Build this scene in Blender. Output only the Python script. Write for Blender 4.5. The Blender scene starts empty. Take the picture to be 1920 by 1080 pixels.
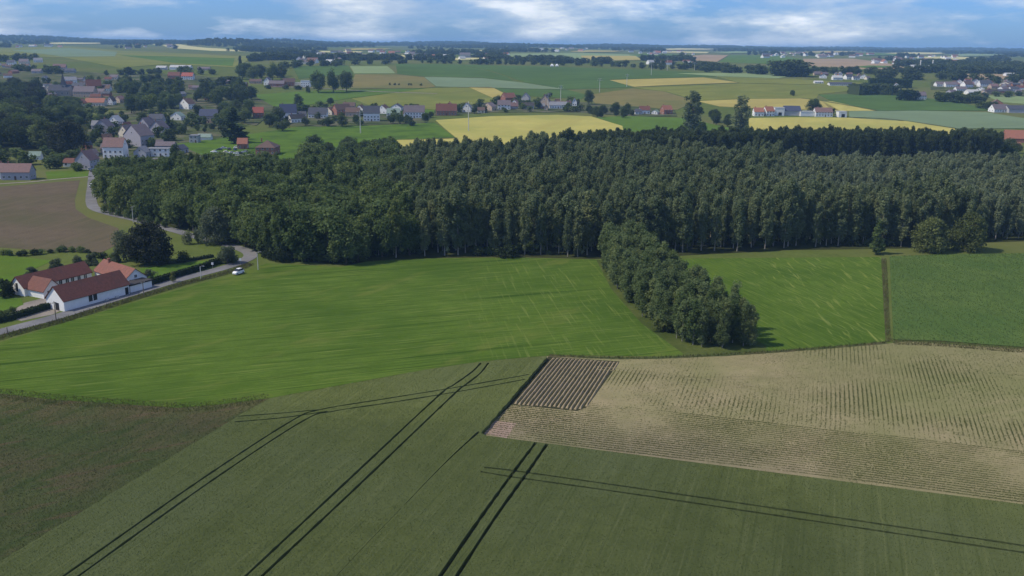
import bpy, bmesh, math, random
import numpy as np
from mathutils import Vector, Matrix, noise as mnoise
from mathutils.geometry import delaunay_2d_cdt, tessellate_polygon

SC = bpy.context.scene
COL = SC.collection
R = math.radians

# ---------------------------------------------------------------- camera
F_PX, CAM_H, PITCH, ROLL = 1720.0, 75.0, math.atan(454.5 / 1720.0), R(0.69)
Fv = Vector((0, math.cos(PITCH), -math.sin(PITCH)))
R0, U0 = Vector((1, 0, 0)), Vector((0, math.sin(PITCH), math.cos(PITCH)))
Rv = math.cos(ROLL) * R0 + math.sin(ROLL) * U0
Uv = -math.sin(ROLL) * R0 + math.cos(ROLL) * U0
cam_d = bpy.data.cameras.new('camera')
cam_d.sensor_width = 36.0
cam_d.lens = 36.0 * F_PX / 1920.0
cam_d.clip_start, cam_d.clip_end = 1.0, 60000.0
cam = bpy.data.objects.new('camera', cam_d)
m = Matrix.Identity(4)
for i in range(3):
    m[i][0], m[i][1], m[i][2] = Rv[i], Uv[i], -Fv[i]
m[2][3] = CAM_H
cam.matrix_world = m
COL.objects.link(cam)
SC.camera = cam

# ---------------------------------------------------------------- sky, sun, exposure
SUN_EL, SUN_AZ = R(50), R(-99)            # azimuth from +Y (view direction) to the right
sdir = Vector((math.sin(SUN_AZ) * math.cos(SUN_EL), math.cos(SUN_AZ) * math.cos(SUN_EL), math.sin(SUN_EL)))
world = bpy.data.worlds.new('World')
SC.world = world
world.use_nodes = True
wn, wl = world.node_tree.nodes, world.node_tree.links
wn.clear()
w_out = wn.new('ShaderNodeOutputWorld')
w_bg = wn.new('ShaderNodeBackground')
w_bg.inputs['Strength'].default_value = 0.125
sky = wn.new('ShaderNodeTexSky')
sky.sky_type = 'NISHITA'
sky.sun_disc = False
sky.sun_elevation = SUN_EL
sky.sun_rotation = SUN_AZ
sky.altitude = 60
sky.air_density = 1.0
sky.dust_density = 0.6
sky.ozone_density = 2.5
# broken fair weather cloud all round the sky, flattened towards the horizon
tc = wn.new('ShaderNodeTexCoord')
sep = wn.new('ShaderNodeSeparateXYZ')
wl.new(tc.outputs['Generated'], sep.inputs[0])
def wmath(op, a, b=None, clamp=False):
    n = wn.new('ShaderNodeMath'); n.operation = op; n.use_clamp = clamp
    for k, v in ((0, a), (1, b)):
        if v is None: continue
        if isinstance(v, (int, float)): n.inputs[k].default_value = v
        else: wl.new(v, n.inputs[k])
    return n.outputs[0]
def wnoise(scale, detail, rough, off):
    mp = wn.new('ShaderNodeMapping'); mp.inputs['Location'].default_value = off
    mp.inputs['Scale'].default_value = (scale, scale, scale * 4.2)
    wl.new(tc.outputs['Generated'], mp.inputs[0])
    n = wn.new('ShaderNodeTexNoise'); n.inputs['Scale'].default_value = 1.0
    n.inputs['Detail'].default_value = detail; n.inputs['Roughness'].default_value = rough
    wl.new(mp.outputs[0], n.inputs['Vector'])
    return n.outputs['Fac']
def wramp(v, stops):
    n = wn.new('ShaderNodeValToRGB')
    el = n.color_ramp.elements
    while len(el) < len(stops): el.new(0.5)
    for e, (p, c) in zip(el, stops):
        e.position = p; e.color = (*c, 1)
    wl.new(v, n.inputs[0])
    return n.outputs[0]
n1 = wnoise(4.2, 9, 0.60, (3.1, 1.7, 0.6))
n2 = wnoise(8.5, 8, 0.58, (9.2, 4.4, 2.3))
cover = wramp(wmath('ADD', wmath('MULTIPLY', n1, 0.72), wmath('MULTIPLY', n2, 0.28)), [(0.45, (0, 0, 0)), (0.58, (1, 1, 1))])
tone = wramp(n2, [(0.30, (4.0, 5.0, 6.8)), (0.48, (5.4, 6.4, 7.9)), (0.58, (7.8, 8.4, 9.1)), (0.70, (11.4, 11.6, 11.9))])
wmix = wn.new('ShaderNodeMixRGB')
wl.new(wmath('MULTIPLY', cover, 0.80), wmix.inputs[0])
tint = wn.new('ShaderNodeMixRGB'); tint.blend_type = 'MULTIPLY'; tint.inputs[0].default_value = 1.0; tint.inputs[2].default_value = (0.44, 0.76, 1.5, 1)
wl.new(sky.outputs[0], tint.inputs[1]); wl.new(tint.outputs[0], wmix.inputs[1]); wl.new(tone, wmix.inputs[2])
wl.new(wmix.outputs[0], w_bg.inputs['Color'])
wl.new(w_bg.outputs[0], w_out.inputs['Surface'])

sun_d = bpy.data.lights.new('sun', 'SUN')
sun_d.energy = 5.0
sun_d.angle = R(0.8)
sun_d.color = (1.0, 0.90, 0.72)
sun = bpy.data.objects.new('sun', sun_d)
sun.rotation_euler = (-sdir).to_track_quat('-Z', 'Y').to_euler()
sun.location = (-300, 100, 400)
COL.objects.link(sun)
vs = SC.view_settings
vs.view_transform = 'Standard'
vs.look = 'None'
vs.gamma = 1.0
vs.use_curve_mapping = False
vs.exposure = -0.26
SC.cycles.volume_bounces = 1
SC.cycles.max_bounces = 6
SC.cycles.diffuse_bounces = 3
SC.cycles.transmission_bounces = 4

rng = np.random.default_rng(7)
rnd = random.Random(11)

# ---------------------------------------------------------------- terrain
PROF = [(-2000, 0), (0, 0), (700, 0), (850, 1.5), (1000, 5), (1250, 16), (1600, 32), (2200, 40), (2900, 45),
        (3800, 52), (5000, 59), (7000, 67), (10000, 74), (14000, 77), (30000, 80)]
_px, _pz = np.array([p[0] for p in PROF], float), np.array([p[1] for p in PROF], float)
YB = np.concatenate([np.arange(-400, 700, 100), np.arange(700, 3000, 25), np.arange(3000, 5000, 50),
                     np.arange(5000, 12000, 200), np.array([12000, 14000, 18000, 24000, 30000])]).astype(float)
def _sm(y):
    s = 0.04 * max(abs(y), 200)
    k = np.linspace(-2, 2, 17); w = np.exp(-k * k)
    return float((np.interp(y + k * s, _px, _pz) * w).sum() / w.sum())
HB = np.array([_sm(y) for y in YB])
# wooded hills on the skyline: (pixel x, distance, height, half width, half depth)
HILLS = [(60, 6500, 26, 420, 700), (-200, 5200, 16, 600, 600), (330, 5200, 9, 300, 400), (440, 4300, 25, 190, 300),
         (535, 6200, 24, 260, 600), (860, 8000, 22, 420, 700), (960, 6300, 13, 330, 500), (1150, 7600, 16, 360, 600),
         (1320, 8200, 15, 500, 700), (1560, 9000, 14, 500, 800), (1800, 8800, 22, 600, 700), (2100, 8000, 12, 600, 700),
         (700, 7800, 8, 400, 600)]
HILLS = [((a - 960) / F_PX * d, d, h, sx, sy) for a, d, h, sx, sy in HILLS]
def H(x, y):
    z = float(np.interp(y, YB, HB))
    if y > 3000:
        for hx, hy, h, sx, sy in HILLS:
            q = ((x - hx) / sx) ** 2 + ((y - hy) / sy) ** 2
            if q < 9: z += h * math.exp(-q) * min(1, (y - 3000) / 300)
    return z
def ray(px, py):
    return Fv + Rv * ((px - 960.0) / F_PX) - Uv * ((py - 540.0) / F_PX)
def g(px, py, zoff=0.0):
    """the ground point seen at a pixel of the 1920 x 1080 photograph"""
    D = ray(px, py)
    t0 = t = 60.0
    hit = False
    while t < 13000:
        if CAM_H + D.z * t < H(D.x * t, D.y * t) + zoff:
            hit = True; break
        t0, t = t, t * 1.02
    if hit:
        for _ in range(24):
            tm = 0.5 * (t0 + t)
            if CAM_H + D.z * tm < H(D.x * tm, D.y * tm) + zoff: t = tm
            else: t0 = tm
    x, y = D.x * t, D.y * t
    return Vector((x, y, H(x, y)))
def zc(p): return (Vector(p) - Vector((0, 0, CAM_H))).dot(Fv)
def mpp(p): return zc(p) / F_PX
def at(px, d):
    """ground point under pixel column px at forward distance d"""
    x = (px - 960.0) / F_PX * d
    return Vector((x, d, H(x, d)))

# ---------------------------------------------------------------- object helpers
def link(o):
    COL.objects.link(o); return o
def tag(o, label=None, cat=None, group=None, kind=None):
    if label: o['label'] = label
    if cat: o['category'] = cat
    if group: o['group'] = group
    if kind: o['kind'] = kind
    return o
def empty(name, loc, rz=0.0, sc=1.0):
    o = bpy.data.objects.new(name, None)
    o.location = loc; o.rotation_euler = (0, 0, rz)
    o.scale = sc if hasattr(sc, '__len__') else (sc, sc, sc)
    o.empty_display_size = 0.5
    return link(o)
def obj(name, me, parent=None, loc=(0, 0, 0), rz=0.0, sc=(1, 1, 1), mats=None):
    o = bpy.data.objects.new(name, me)
    o.location = loc; o.rotation_euler = (0, 0, rz); o.scale = sc
    if parent: o.parent = parent
    link(o)
    if mats:
        for i, mt in enumerate(mats):
            if i >= len(o.material_slots): break
            o.material_slots[i].link = 'OBJECT'; o.material_slots[i].material = mt
    return o
def np_mesh(name, v, f, mats=(), mi=None, smooth=False):
    """mesh from numpy arrays; f is (n,3) or (n,4)"""
    me = bpy.data.meshes.new(name)
    v = np.ascontiguousarray(v, dtype=np.float32); f = np.ascontiguousarray(f, dtype=np.int32)
    n, k = f.shape
    me.vertices.add(len(v)); me.vertices.foreach_set('co', v.ravel())
    me.loops.add(n * k); me.loops.foreach_set('vertex_index', f.ravel())
    me.polygons.add(n)
    me.polygons.foreach_set('loop_start', np.arange(n, dtype=np.int32) * k)
    me.polygons.foreach_set('loop_total', np.full(n, k, dtype=np.int32))
    if mi is not None: me.polygons.foreach_set('material_index', np.asarray(mi, dtype=np.int32))
    if smooth: me.polygons.foreach_set('use_smooth', np.ones(n, dtype=bool))
    for mt in mats: me.materials.append(mt)
    me.update(calc_edges=True)
    return me
def py_mesh(name, v, f, mats=(), mi=None):
    me = bpy.data.meshes.new(name)
    me.from_pydata([tuple(p) for p in v], [], f)
    for mt in mats: me.materials.append(mt)
    if mi is not None: me.polygons.foreach_set('material_index', np.asarray(mi, dtype=np.int32))
    me.update()
    return me
class MB:
    """collects boxes, tubes and prisms into one mesh"""
    def __init__(s): s.v, s.f, s.m = [], [], []
    def add(s, v, f, mi=0):
        b = len(s.v); s.v += [tuple(p) for p in v]
        s.f += [[i + b for i in q] for q in f]; s.m += [mi] * len(f)
    def box(s, x0, x1, y0, y1, z0, z1, mi=0):
        s.add([(x0, y0, z0), (x1, y0, z0), (x1, y1, z0), (x0, y1, z0), (x0, y0, z1), (x1, y0, z1), (x1, y1, z1), (x0, y1, z1)],
              [(3, 2, 1, 0), (4, 5, 6, 7), (0, 1, 5, 4), (1, 2, 6, 5), (2, 3, 7, 6), (3, 0, 4, 7)], mi)
    def tube(s, pts, rad, n=6, mi=0, cap=True):
        pts = [Vector(p) for p in pts]
        v, f = [], []
        for i, p in enumerate(pts):
            d = (pts[min(i + 1, len(pts) - 1)] - pts[max(i - 1, 0)]).normalized()
            a = d.orthogonal().normalized() if abs(d.z) < 0.9 else (Vector((1, 0, 0)) - d * d.x).normalized()
            b = d.cross(a)
            r = rad[i] if hasattr(rad, '__len__') else rad
            for k in range(n):
                t = 2 * math.pi * k / n
                v.append(p + (a * math.cos(t) + b * math.sin(t)) * r)
        for i in range(len(pts) - 1):
            for k in range(n):
                f.append((i * n + k, i * n + (k + 1) % n, (i + 1) * n + (k + 1) % n, (i + 1) * n + k))
        if cap:
            f.append(tuple(range(n - 1, -1, -1))); f.append(tuple(range((len(pts) - 1) * n, len(pts) * n)))
        s.add(v, f, mi)
    def mesh(s, name, mats): return py_mesh(name, s.v, s.f, mats, s.m)

# ---------------------------------------------------------------- materials
def newmat(name, rough=0.85, spec=0.25):
    mt = bpy.data.materials.new(name); mt.use_nodes = True
    nt = mt.node_tree; b = nt.nodes['Principled BSDF']
    b.inputs['Roughness'].default_value = rough
    b.inputs['Specular IOR Level'].default_value = spec
    return mt, nt, b
def N(nt, t, **kw):
    n = nt.nodes.new(t)
    for k, v in kw.items(): setattr(n, k, v)
    return n
def noise_node(nt, vec, scale, detail=4, rough=0.55):
    n = N(nt, 'ShaderNodeTexNoise')
    n.inputs['Scale'].default_value = scale; n.inputs['Detail'].default_value = detail; n.inputs['Roughness'].default_value = rough
    if vec: nt.links.new(vec, n.inputs['Vector'])
    return n.outputs['Fac']
def ramp(nt, fac, stops):
    n = N(nt, 'ShaderNodeValToRGB'); el = n.color_ramp.elements
    while len(el) < len(stops): el.new(0.5)
    for e, (p, c) in zip(el, stops):
        e.position = p; e.color = (*c, 1) if len(c) == 3 else c
    nt.links.new(fac, n.inputs[0])
    return n.outputs[0]
def mix(nt, fac, a, b, mode='MIX'):
    n = N(nt, 'ShaderNodeMixRGB', blend_type=mode)
    for i, v in ((0, fac), (1, a), (2, b)):
        if isinstance(v, (int, float)): n.inputs[i].default_value = v
        elif isinstance(v, tuple): n.inputs[i].default_value = (*v, 1)
        else: nt.links.new(v, n.inputs[i])
    return n.outputs[0]
def stretched(nt, az, along, across):
    """world position turned so that X runs along azimuth az, then scaled"""
    geo = N(nt, 'ShaderNodeNewGeometry')
    m1 = N(nt, 'ShaderNodeMapping'); m1.inputs['Rotation'].default_value = (0, 0, -(math.pi / 2 - R(az)))
    nt.links.new(geo.outputs['Position'], m1.inputs[0])
    m2 = N(nt, 'ShaderNodeMapping'); m2.inputs['Scale'].default_value = (along, across, 0.3)
    nt.links.new(m1.outputs[0], m2.inputs[0])
    return m2.outputs[0]
def bump(nt, b, h, strength, dist):
    n = N(nt, 'ShaderNodeBump'); n.inputs['Strength'].default_value = strength; n.inputs['Distance'].default_value = dist
    nt.links.new(h, n.inputs['Height']); nt.links.new(n.outputs[0], b.inputs['Normal'])
def gmat(name, lo, hi, fine=1.2, patch=None, patch_scale=0.012, streak=None, bumpd=0.25, fine_mix=0.5, rough=0.9):
    """ground or crop: fine grain between lo and hi, patches of a third colour, streaks along an azimuth"""
    mt, nt, b = newmat(name, rough, 0.0)
    geo = N(nt, 'ShaderNodeNewGeometry').outputs['Position']
    nf = noise_node(nt, geo, fine, 5, 0.65)
    nm = noise_node(nt, geo, fine * 0.11, 4, 0.6)
    mid = tuple((a + c) / 2 for a, c in zip(lo, hi))
    col = ramp(nt, nf, [(0.30, lo), (0.5, mid), (0.70, hi)])
    col = mix(nt, fine_mix, ramp(nt, nm, [(0.34, lo), (0.66, hi)]), col)
    if patch:
        pf = ramp(nt, noise_node(nt, geo, patch_scale, 5, 0.6), [(0.45, (0, 0, 0)), (0.63, (1, 1, 1))])
        col = mix(nt, pf, col, patch)
    for st in (streak or []):
        az, along, across, c, p0, p1 = st[:6]
        sf = ramp(nt, noise_node(nt, stretched(nt, az, along, across), 1.0, 4, 0.6), [(p0, (0, 0, 0)), (p1, (1, 1, 1))])
        if len(st) > 6:
            sf = mix(nt, 1.0, sf, st[6](nt), 'MULTIPLY')
        col = mix(nt, sf, col, c)
    nt.links.new(col, b.inputs['Base Color'])
    bump(nt, b, nf, 0.8, bumpd)
    return mt
def leafmat(name, dark, light, trans=0.25, var=1.0):
    mt, nt, b = newmat(name, 0.7, 0.06)
    oi = N(nt, 'ShaderNodeObjectInfo').outputs['Random']
    geo = N(nt, 'ShaderNodeNewGeometry')
    nf = noise_node(nt, geo.outputs['Position'], 0.55, 3, 0.6)
    c1 = ramp(nt, nf, [(0.3, dark), (0.7, light)])
    c2 = ramp(nt, oi, [(0.0, tuple(v * 0.66 for v in dark)), (0.35, dark), (0.75, light), (1.0, (light[0] * 1.25, light[1] * 1.1, light[2] * 0.9))])
    col = mix(nt, 0.5 * var, c1, c2)
    nt.links.new(col, b.inputs['Base Color'])
    tr = N(nt, 'ShaderNodeBsdfTranslucent'); nt.links.new(mix(nt, 0.35, col, (0.12, 0.16, 0.02)), tr.inputs['Color'])
    ms = N(nt, 'ShaderNodeMixShader'); ms.inputs[0].default_value = trans
    nt.links.new(b.outputs[0], ms.inputs[1]); nt.links.new(tr.outputs[0], ms.inputs[2])
    nt.links.new(ms.outputs[0], nt.nodes['Material Output'].inputs['Surface'])
    return mt
def pmat(name, col, rough=0.7, var=0.15, scale=0.8, spec=0.3, metal=0.0, weather=None, bumpd=0.0):
    """painted or built surface with mottling"""
    mt, nt, b = newmat(name, rough, spec)
    b.inputs['Metallic'].default_value = metal
    tcn = N(nt, 'ShaderNodeNewGeometry').outputs['Position']
    nf = noise_node(nt, tcn, scale, 6, 0.65)
    c = ramp(nt, nf, [(0.3, tuple(v * (1 - var) for v in col)), (0.7, tuple(min(1, v * (1 + var)) for v in col))])
    if weather:
        wf = ramp(nt, noise_node(nt, tcn, scale * 0.3, 6, 0.7), [(0.5, (0, 0, 0)), (0.75, (0.7, 0.7, 0.7))])
        c = mix(nt, wf, c, weather)
    nt.links.new(c, b.inputs['Base Color'])
    if bumpd: bump(nt, b, noise_node(nt, tcn, scale * 5, 3), 0.6, bumpd)
    return mt
def tilemat(name, col, weather):
    """clay tile or slate: courses of fine relief with weathering"""
    mt, nt, b = newmat(name, 0.75, 0.25)
    geo = N(nt, 'ShaderNodeNewGeometry').outputs['Position']
    wv = N(nt, 'ShaderNodeTexWave', bands_direction='Z'); wv.inputs['Scale'].default_value = 1.1
    wv.inputs['Distortion'].default_value = 0.6
    nt.links.new(geo, wv.inputs['Vector'])
    nf = noise_node(nt, geo, 1.6, 6, 0.7)
    c = ramp(nt, nf, [(0.3, tuple(v * 0.72 for v in col)), (0.7, tuple(min(1, v * 1.22) for v in col))])
    wf = ramp(nt, noise_node(nt, geo, 0.35, 5, 0.65), [(0.48, (0, 0, 0)), (0.72, (0.75, 0.75, 0.75))])
    c = mix(nt, wf, c, weather)
    c = mix(nt, 0.22, c, wv.outputs['Color'], 'MULTIPLY')
    nt.links.new(c, b.inputs['Base Color'])
    bump(nt, b, wv.outputs['Fac'], 0.5, 0.04)
    return mt

# ================================================================ GROUND, FIELDS, ROADS
def axis_mask(axis, lo, hi):
    def f(nt):
        geo = N(nt, 'ShaderNodeNewGeometry'); s = N(nt, 'ShaderNodeSeparateXYZ'); nt.links.new(geo.outputs['Position'], s.inputs[0])
        mr = N(nt, 'ShaderNodeMapRange'); mr.inputs['From Min'].default_value = lo; mr.inputs['From Max'].default_value = hi
        nz = noise_node(nt, geo.outputs['Position'], 0.05, 3)
        ad = N(nt, 'ShaderNodeMath', operation='MULTIPLY_ADD'); nt.links.new(nz, ad.inputs[0]); ad.inputs[1].default_value = (hi - lo) * 1.2
        nt.links.new(s.outputs[axis], ad.inputs[2])
        nt.links.new(ad.outputs[0], mr.inputs['Value'])
        return mr.outputs[0]
    return f
M_ground = gmat('grass_ground', (0.066, 0.092, 0.022), (0.110, 0.138, 0.036), 0.6, (0.120, 0.125, 0.045), 0.006, bumpd=0.2)
M_meadow = gmat('mown_meadow', (0.056, 0.098, 0.014), (0.086, 0.140, 0.022), 1.3, (0.050, 0.094, 0.013), 0.022, bumpd=0.14, streak=[
    (70, 0.012, 0.55, (0.042, 0.082, 0.011), 0.54, 0.70),
    (71, 0.05, 1.1, (0.155, 0.190, 0.048), 0.57, 0.74),
    (69, 0.07, 2.6, (0.112, 0.156, 0.032), 0.54, 0.70),
    (72, 0.05, 1.5, (0.046, 0.082, 0.012), 0.54, 0.70),
    (70, 0.006, 0.32, (0.034, 0.068, 0.010), 0.62, 0.66),
    (-8, 0.05, 1.0, (0.135, 0.172, 0.042), 0.55, 0.76, axis_mask(0, -6, 18)),
    (40, 0.02, 0.05, (0.125, 0.145, 0.034), 0.56, 0.75)])
M_meadow2 = gmat('mown_meadow_east', (0.056, 0.098, 0.014), (0.086, 0.140, 0.022), 1.3, (0.05, 0.094, 0.013), 0.03, bumpd=0.14, streak=[
    (-10, 0.05, 0.8, (0.044, 0.085, 0.011), 0.56, 0.70),
    (-20, 0.07, 1.0, (0.140, 0.175, 0.046), 0.57, 0.76),
    (-18, 0.08, 2.2, (0.125, 0.170, 0.034), 0.55, 0.68),
    (3, 0.06, 0.7, (0.165, 0.200, 0.050), 0.57, 0.70, axis_mask(0, 85, 100))])
M_wheat = gmat('green_wheat', (0.080, 0.098, 0.030), (0.122, 0.142, 0.046), 2.2, (0.108, 0.128, 0.050), 0.018, bumpd=0.30, streak=[
    (19, 0.012, 0.22, (0.082, 0.100, 0.032), 0.48, 0.76), (19, 0.05, 1.8, (0.135, 0.152, 0.056), 0.54, 0.74), (19, 0.04, 2.4, (0.070, 0.088, 0.028), 0.55, 0.74)])
M_soil_dark = gmat('wheat_soil', (0.035, 0.042, 0.018), (0.06, 0.065, 0.03), 2.0)
M_rough = gmat('rough_grass', (0.058, 0.076, 0.026), (0.092, 0.108, 0.040), 0.8, (0.105, 0.092, 0.045), 0.035, bumpd=0.5, streak=[
    (25, 0.04, 0.25, (0.048, 0.072, 0.022), 0.5, 0.7), (60, 0.06, 0.4, (0.115, 0.088, 0.048), 0.55, 0.7)])
M_maize = gmat('maize_soil', (0.195, 0.165, 0.092), (0.325, 0.268, 0.158), 1.6, (0.170, 0.175, 0.072), 0.012, bumpd=0.12, streak=[
    (72, 0.015, 0.3, (0.25, 0.22, 0.115), 0.52, 0.7), (30, 0.012, 0.02, (0.170, 0.172, 0.072), 0.36, 0.62, axis_mask(0, 45, 120))])
M_bare = gmat('bare_soil', (0.27, 0.19, 0.135), (0.42, 0.31, 0.23), 2.4, bumpd=0.1)
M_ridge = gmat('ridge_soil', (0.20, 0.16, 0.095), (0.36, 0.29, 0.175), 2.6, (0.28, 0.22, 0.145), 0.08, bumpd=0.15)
M_furrow_shade = gmat('furrow_shade_soil', (0.028, 0.030, 0.016), (0.055, 0.055, 0.03), 2.0, bumpd=0.1)  # soil darkened to hold the shade between ridges and beside the wheat
M_beet = gmat('beet_leaves', (0.064, 0.106, 0.026), (0.106, 0.158, 0.042), 1.5, (0.068, 0.118, 0.030), 0.03, bumpd=0.35, streak=[
    (-4, 0.05, 1.3, (0.048, 0.085, 0.026), 0.54, 0.68)])
M_plough = gmat('ploughed_soil', (0.088, 0.071, 0.048), (0.132, 0.106, 0.072), 1.1, (0.085, 0.082, 0.044), 0.016, bumpd=0.25, streak=[
    (8, 0.01, 0.3, (0.125, 0.098, 0.064), 0.5, 0.7)])
M_pasture = gmat('pasture', (0.060, 0.112, 0.014), (0.098, 0.160, 0.024), 0.7, (0.085, 0.125, 0.02), 0.03)
M_lawn = gmat('lawn', (0.062, 0.118, 0.016), (0.10, 0.165, 0.026), 0.7, (0.055, 0.098, 0.02), 0.04)
M_verge = gmat('tall_verge_grass', (0.055, 0.076, 0.020), (0.105, 0.122, 0.036), 0.8, (0.050, 0.070, 0.018), 0.06, bumpd=0.4)
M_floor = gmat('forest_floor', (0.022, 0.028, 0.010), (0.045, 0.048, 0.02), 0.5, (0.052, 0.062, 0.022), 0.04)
M_asphalt = gmat('asphalt', (0.145, 0.145, 0.150), (0.215, 0.212, 0.215), 1.5, (0.125, 0.125, 0.13), 0.05, bumpd=0.01)
M_yard = gmat('gravel_yard', (0.20, 0.175, 0.15), (0.29, 0.26, 0.225), 1.2, (0.17, 0.155, 0.135), 0.1, bumpd=0.03)
def fmat(name, c, v=0.14, az=None, pc=None):
    lo, hi = tuple(k * (1 - v) for k in c), tuple(k * (1 + v) for k in c)
    st = [(az, 0.004, 0.05, tuple(k * (1 - 1.3 * v) for k in c), 0.5, 0.7)] if az is not None else None
    return gmat(name, lo, hi, 0.25, pc or tuple(k * (1 - v) for k in c), 0.008, streak=st, bumpd=0.3)
M_barley = fmat('ripening_barley', (0.385, 0.345, 0.100), 0.13, 20, (0.29, 0.285, 0.08))
M_barley2 = fmat('pale_barley', (0.34, 0.29, 0.09), 0.12, 40)
M_greygreen = fmat('grey_green_crop', (0.150, 0.205, 0.115), 0.10, 60)
M_deep = fmat('deep_green_crop', (0.072, 0.124, 0.034), 0.16, 60)
M_fresh = fmat('fresh_green_crop', (0.085, 0.145, 0.026), 0.15, 15)
M_olive = fmat('olive_crop', (0.162, 0.175, 0.042), 0.16, 50, (0.125, 0.150, 0.036))
M_stubble = fmat('brown_green_crop', (0.172, 0.150, 0.055), 0.14, 60, (0.125, 0.130, 0.044))
M_pale = fmat('pale_green_crop', (0.195, 0.255, 0.115), 0.1, 60)
M_tan = fmat('tan_soil', (0.30, 0.225, 0.14), 0.14, 80)
M_straw = fmat('pale_straw_crop', (0.46, 0.43, 0.20), 0.1, 80)

XB = np.concatenate([np.arange(-9000, -4000, 500), np.arange(-4000, 4001, 160), np.arange(4500, 9001, 500)]).astype(float)
gv = np.array([(x, y, H(x, y)) for y in YB for x in XB])
nx = len(XB)
gf = np.array([(j * nx + i, j * nx + i + 1, (j + 1) * nx + i + 1, (j + 1) * nx + i) for j in range(len(YB) - 1) for i in range(nx - 1)])
tag(obj('ground', np_mesh('ground', gv, gf, [M_ground])), kind='structure')

def drape(name, pts, mt, off=0.25, skirt=True, kind='structure'):
    """a field laid on the terrain: polygon cut along the terrain's own folds"""
    bm = bmesh.new()
    vs_ = [bm.verts.new((p[0], p[1], 0)) for p in pts]
    for t in tessellate_polygon([[Vector((p[0], p[1], 0)) for p in pts]]):
        f = bm.faces.new([vs_[i] for i in t]); f.normal_update()
        if f.normal.z < 0: f.normal_flip()
    ys = [p[1] for p in pts]; xs = [p[0] for p in pts]
    for yb in YB:
        if yb > 650 and min(ys) < yb < max(ys):
            bmesh.ops.bisect_plane(bm, geom=bm.verts[:] + bm.edges[:] + bm.faces[:], plane_co=(0, yb, 0), plane_no=(0, 1, 0))
    if max(ys) > 3000:
        for xb in XB:
            if min(xs) < xb < max(xs):
                bmesh.ops.bisect_plane(bm, geom=bm.verts[:] + bm.edges[:] + bm.faces[:], plane_co=(xb, 0, 0), plane_no=(1, 0, 0))
    for v in bm.verts: v.co.z = H(v.co.x, v.co.y) + off * (1 if v.co.y < 1500 else v.co.y / 1500)
    if skirt:
        be = [e for e in bm.edges if e.is_boundary]
        r = bmesh.ops.extrude_edge_only(bm, edges=be)
        for v in r['geom']:
            if isinstance(v, bmesh.types.BMVert): v.co.z -= off + 0.6
    me = bpy.data.meshes.new(name); bm.to_mesh(me); bm.free()
    me.materials.append(mt)
    return tag(obj(name, me), kind=kind)
def field(name, pix, mt, off=0.25): return drape(name, [g(*p) for p in pix], mt, off)

def strip(center, width):
    """left and right edge of a band along a ground polyline"""
    c = [Vector((p[0], p[1])) for p in center]
    L, Rr = [], []
    for i, p in enumerate(c):
        d = (c[min(i + 1, len(c) - 1)] - c[max(i - 1, 0)]).normalized()
        n = Vector((-d.y, d.x)); w = width[i] if hasattr(width, '__len__') else width
        L.append(p + n * w / 2); Rr.append(p - n * w / 2)
    return L, Rr
def smooth_line(pts, k=6):
    """Catmull-Rom through ground points"""
    P = [Vector((p[0], p[1])) for p in pts]; P = [2 * P[0] - P[1]] + P + [2 * P[-1] - P[-2]]
    out = []
    for i in range(1, len(P) - 2):
        for j in range(k):
            t = j / k; a, b, c, d = P[i - 1], P[i], P[i + 1], P[i + 2]
            out.append(0.5 * ((2 * b) + (c - a) * t + (2 * a - 5 * b + 4 * c - d) * t * t + (3 * b - a - 3 * c + d) * t ** 3))
    out.append(P[-2])
    return out
def ribbon(name, pix, width, mt, z=0.03, k=6, jitter=0.0):
    c = smooth_line([g(*p) for p in pix], k)
    w = [width * (1 + jitter * (rnd.random() - 0.5)) for _ in c]
    L, Rr = strip(c, w)
    v = [(p.x, p.y, H(p.x, p.y) + z) for p in L + Rr]; n = len(L)
    f = [(i, n + i, n + i + 1, i + 1) for i in range(n - 1)]
    return tag(obj(name, py_mesh(name, v, f, [mt])), kind='structure')
def cross_z(a, b): return a[0] * b[1] - a[1] * b[0]
def inpoly(x, y, poly):
    c = False; n = len(poly); j = n - 1
    for i in range(n):
        xi, yi, xj, yj = poly[i][0], poly[i][1], poly[j][0], poly[j][1]
        if (yi > y) != (yj > y) and x < (xj - xi) * (y - yi) / (yj - yi) + xi: c = not c
        j = i
    return c
def inpoly_np(X, Y, poly):
    c = np.zeros(len(X), bool); n = len(poly); j = n - 1
    for i in range(n):
        xi, yi, xj, yj = poly[i][0], poly[i][1], poly[j][0], poly[j][1]
        if yi != yj:
            t = ((yi > Y) != (yj > Y)) & (X < (xj - xi) * (Y - yi) / (yj - yi) + xi)
            c ^= t
        j = i
    return c

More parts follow.
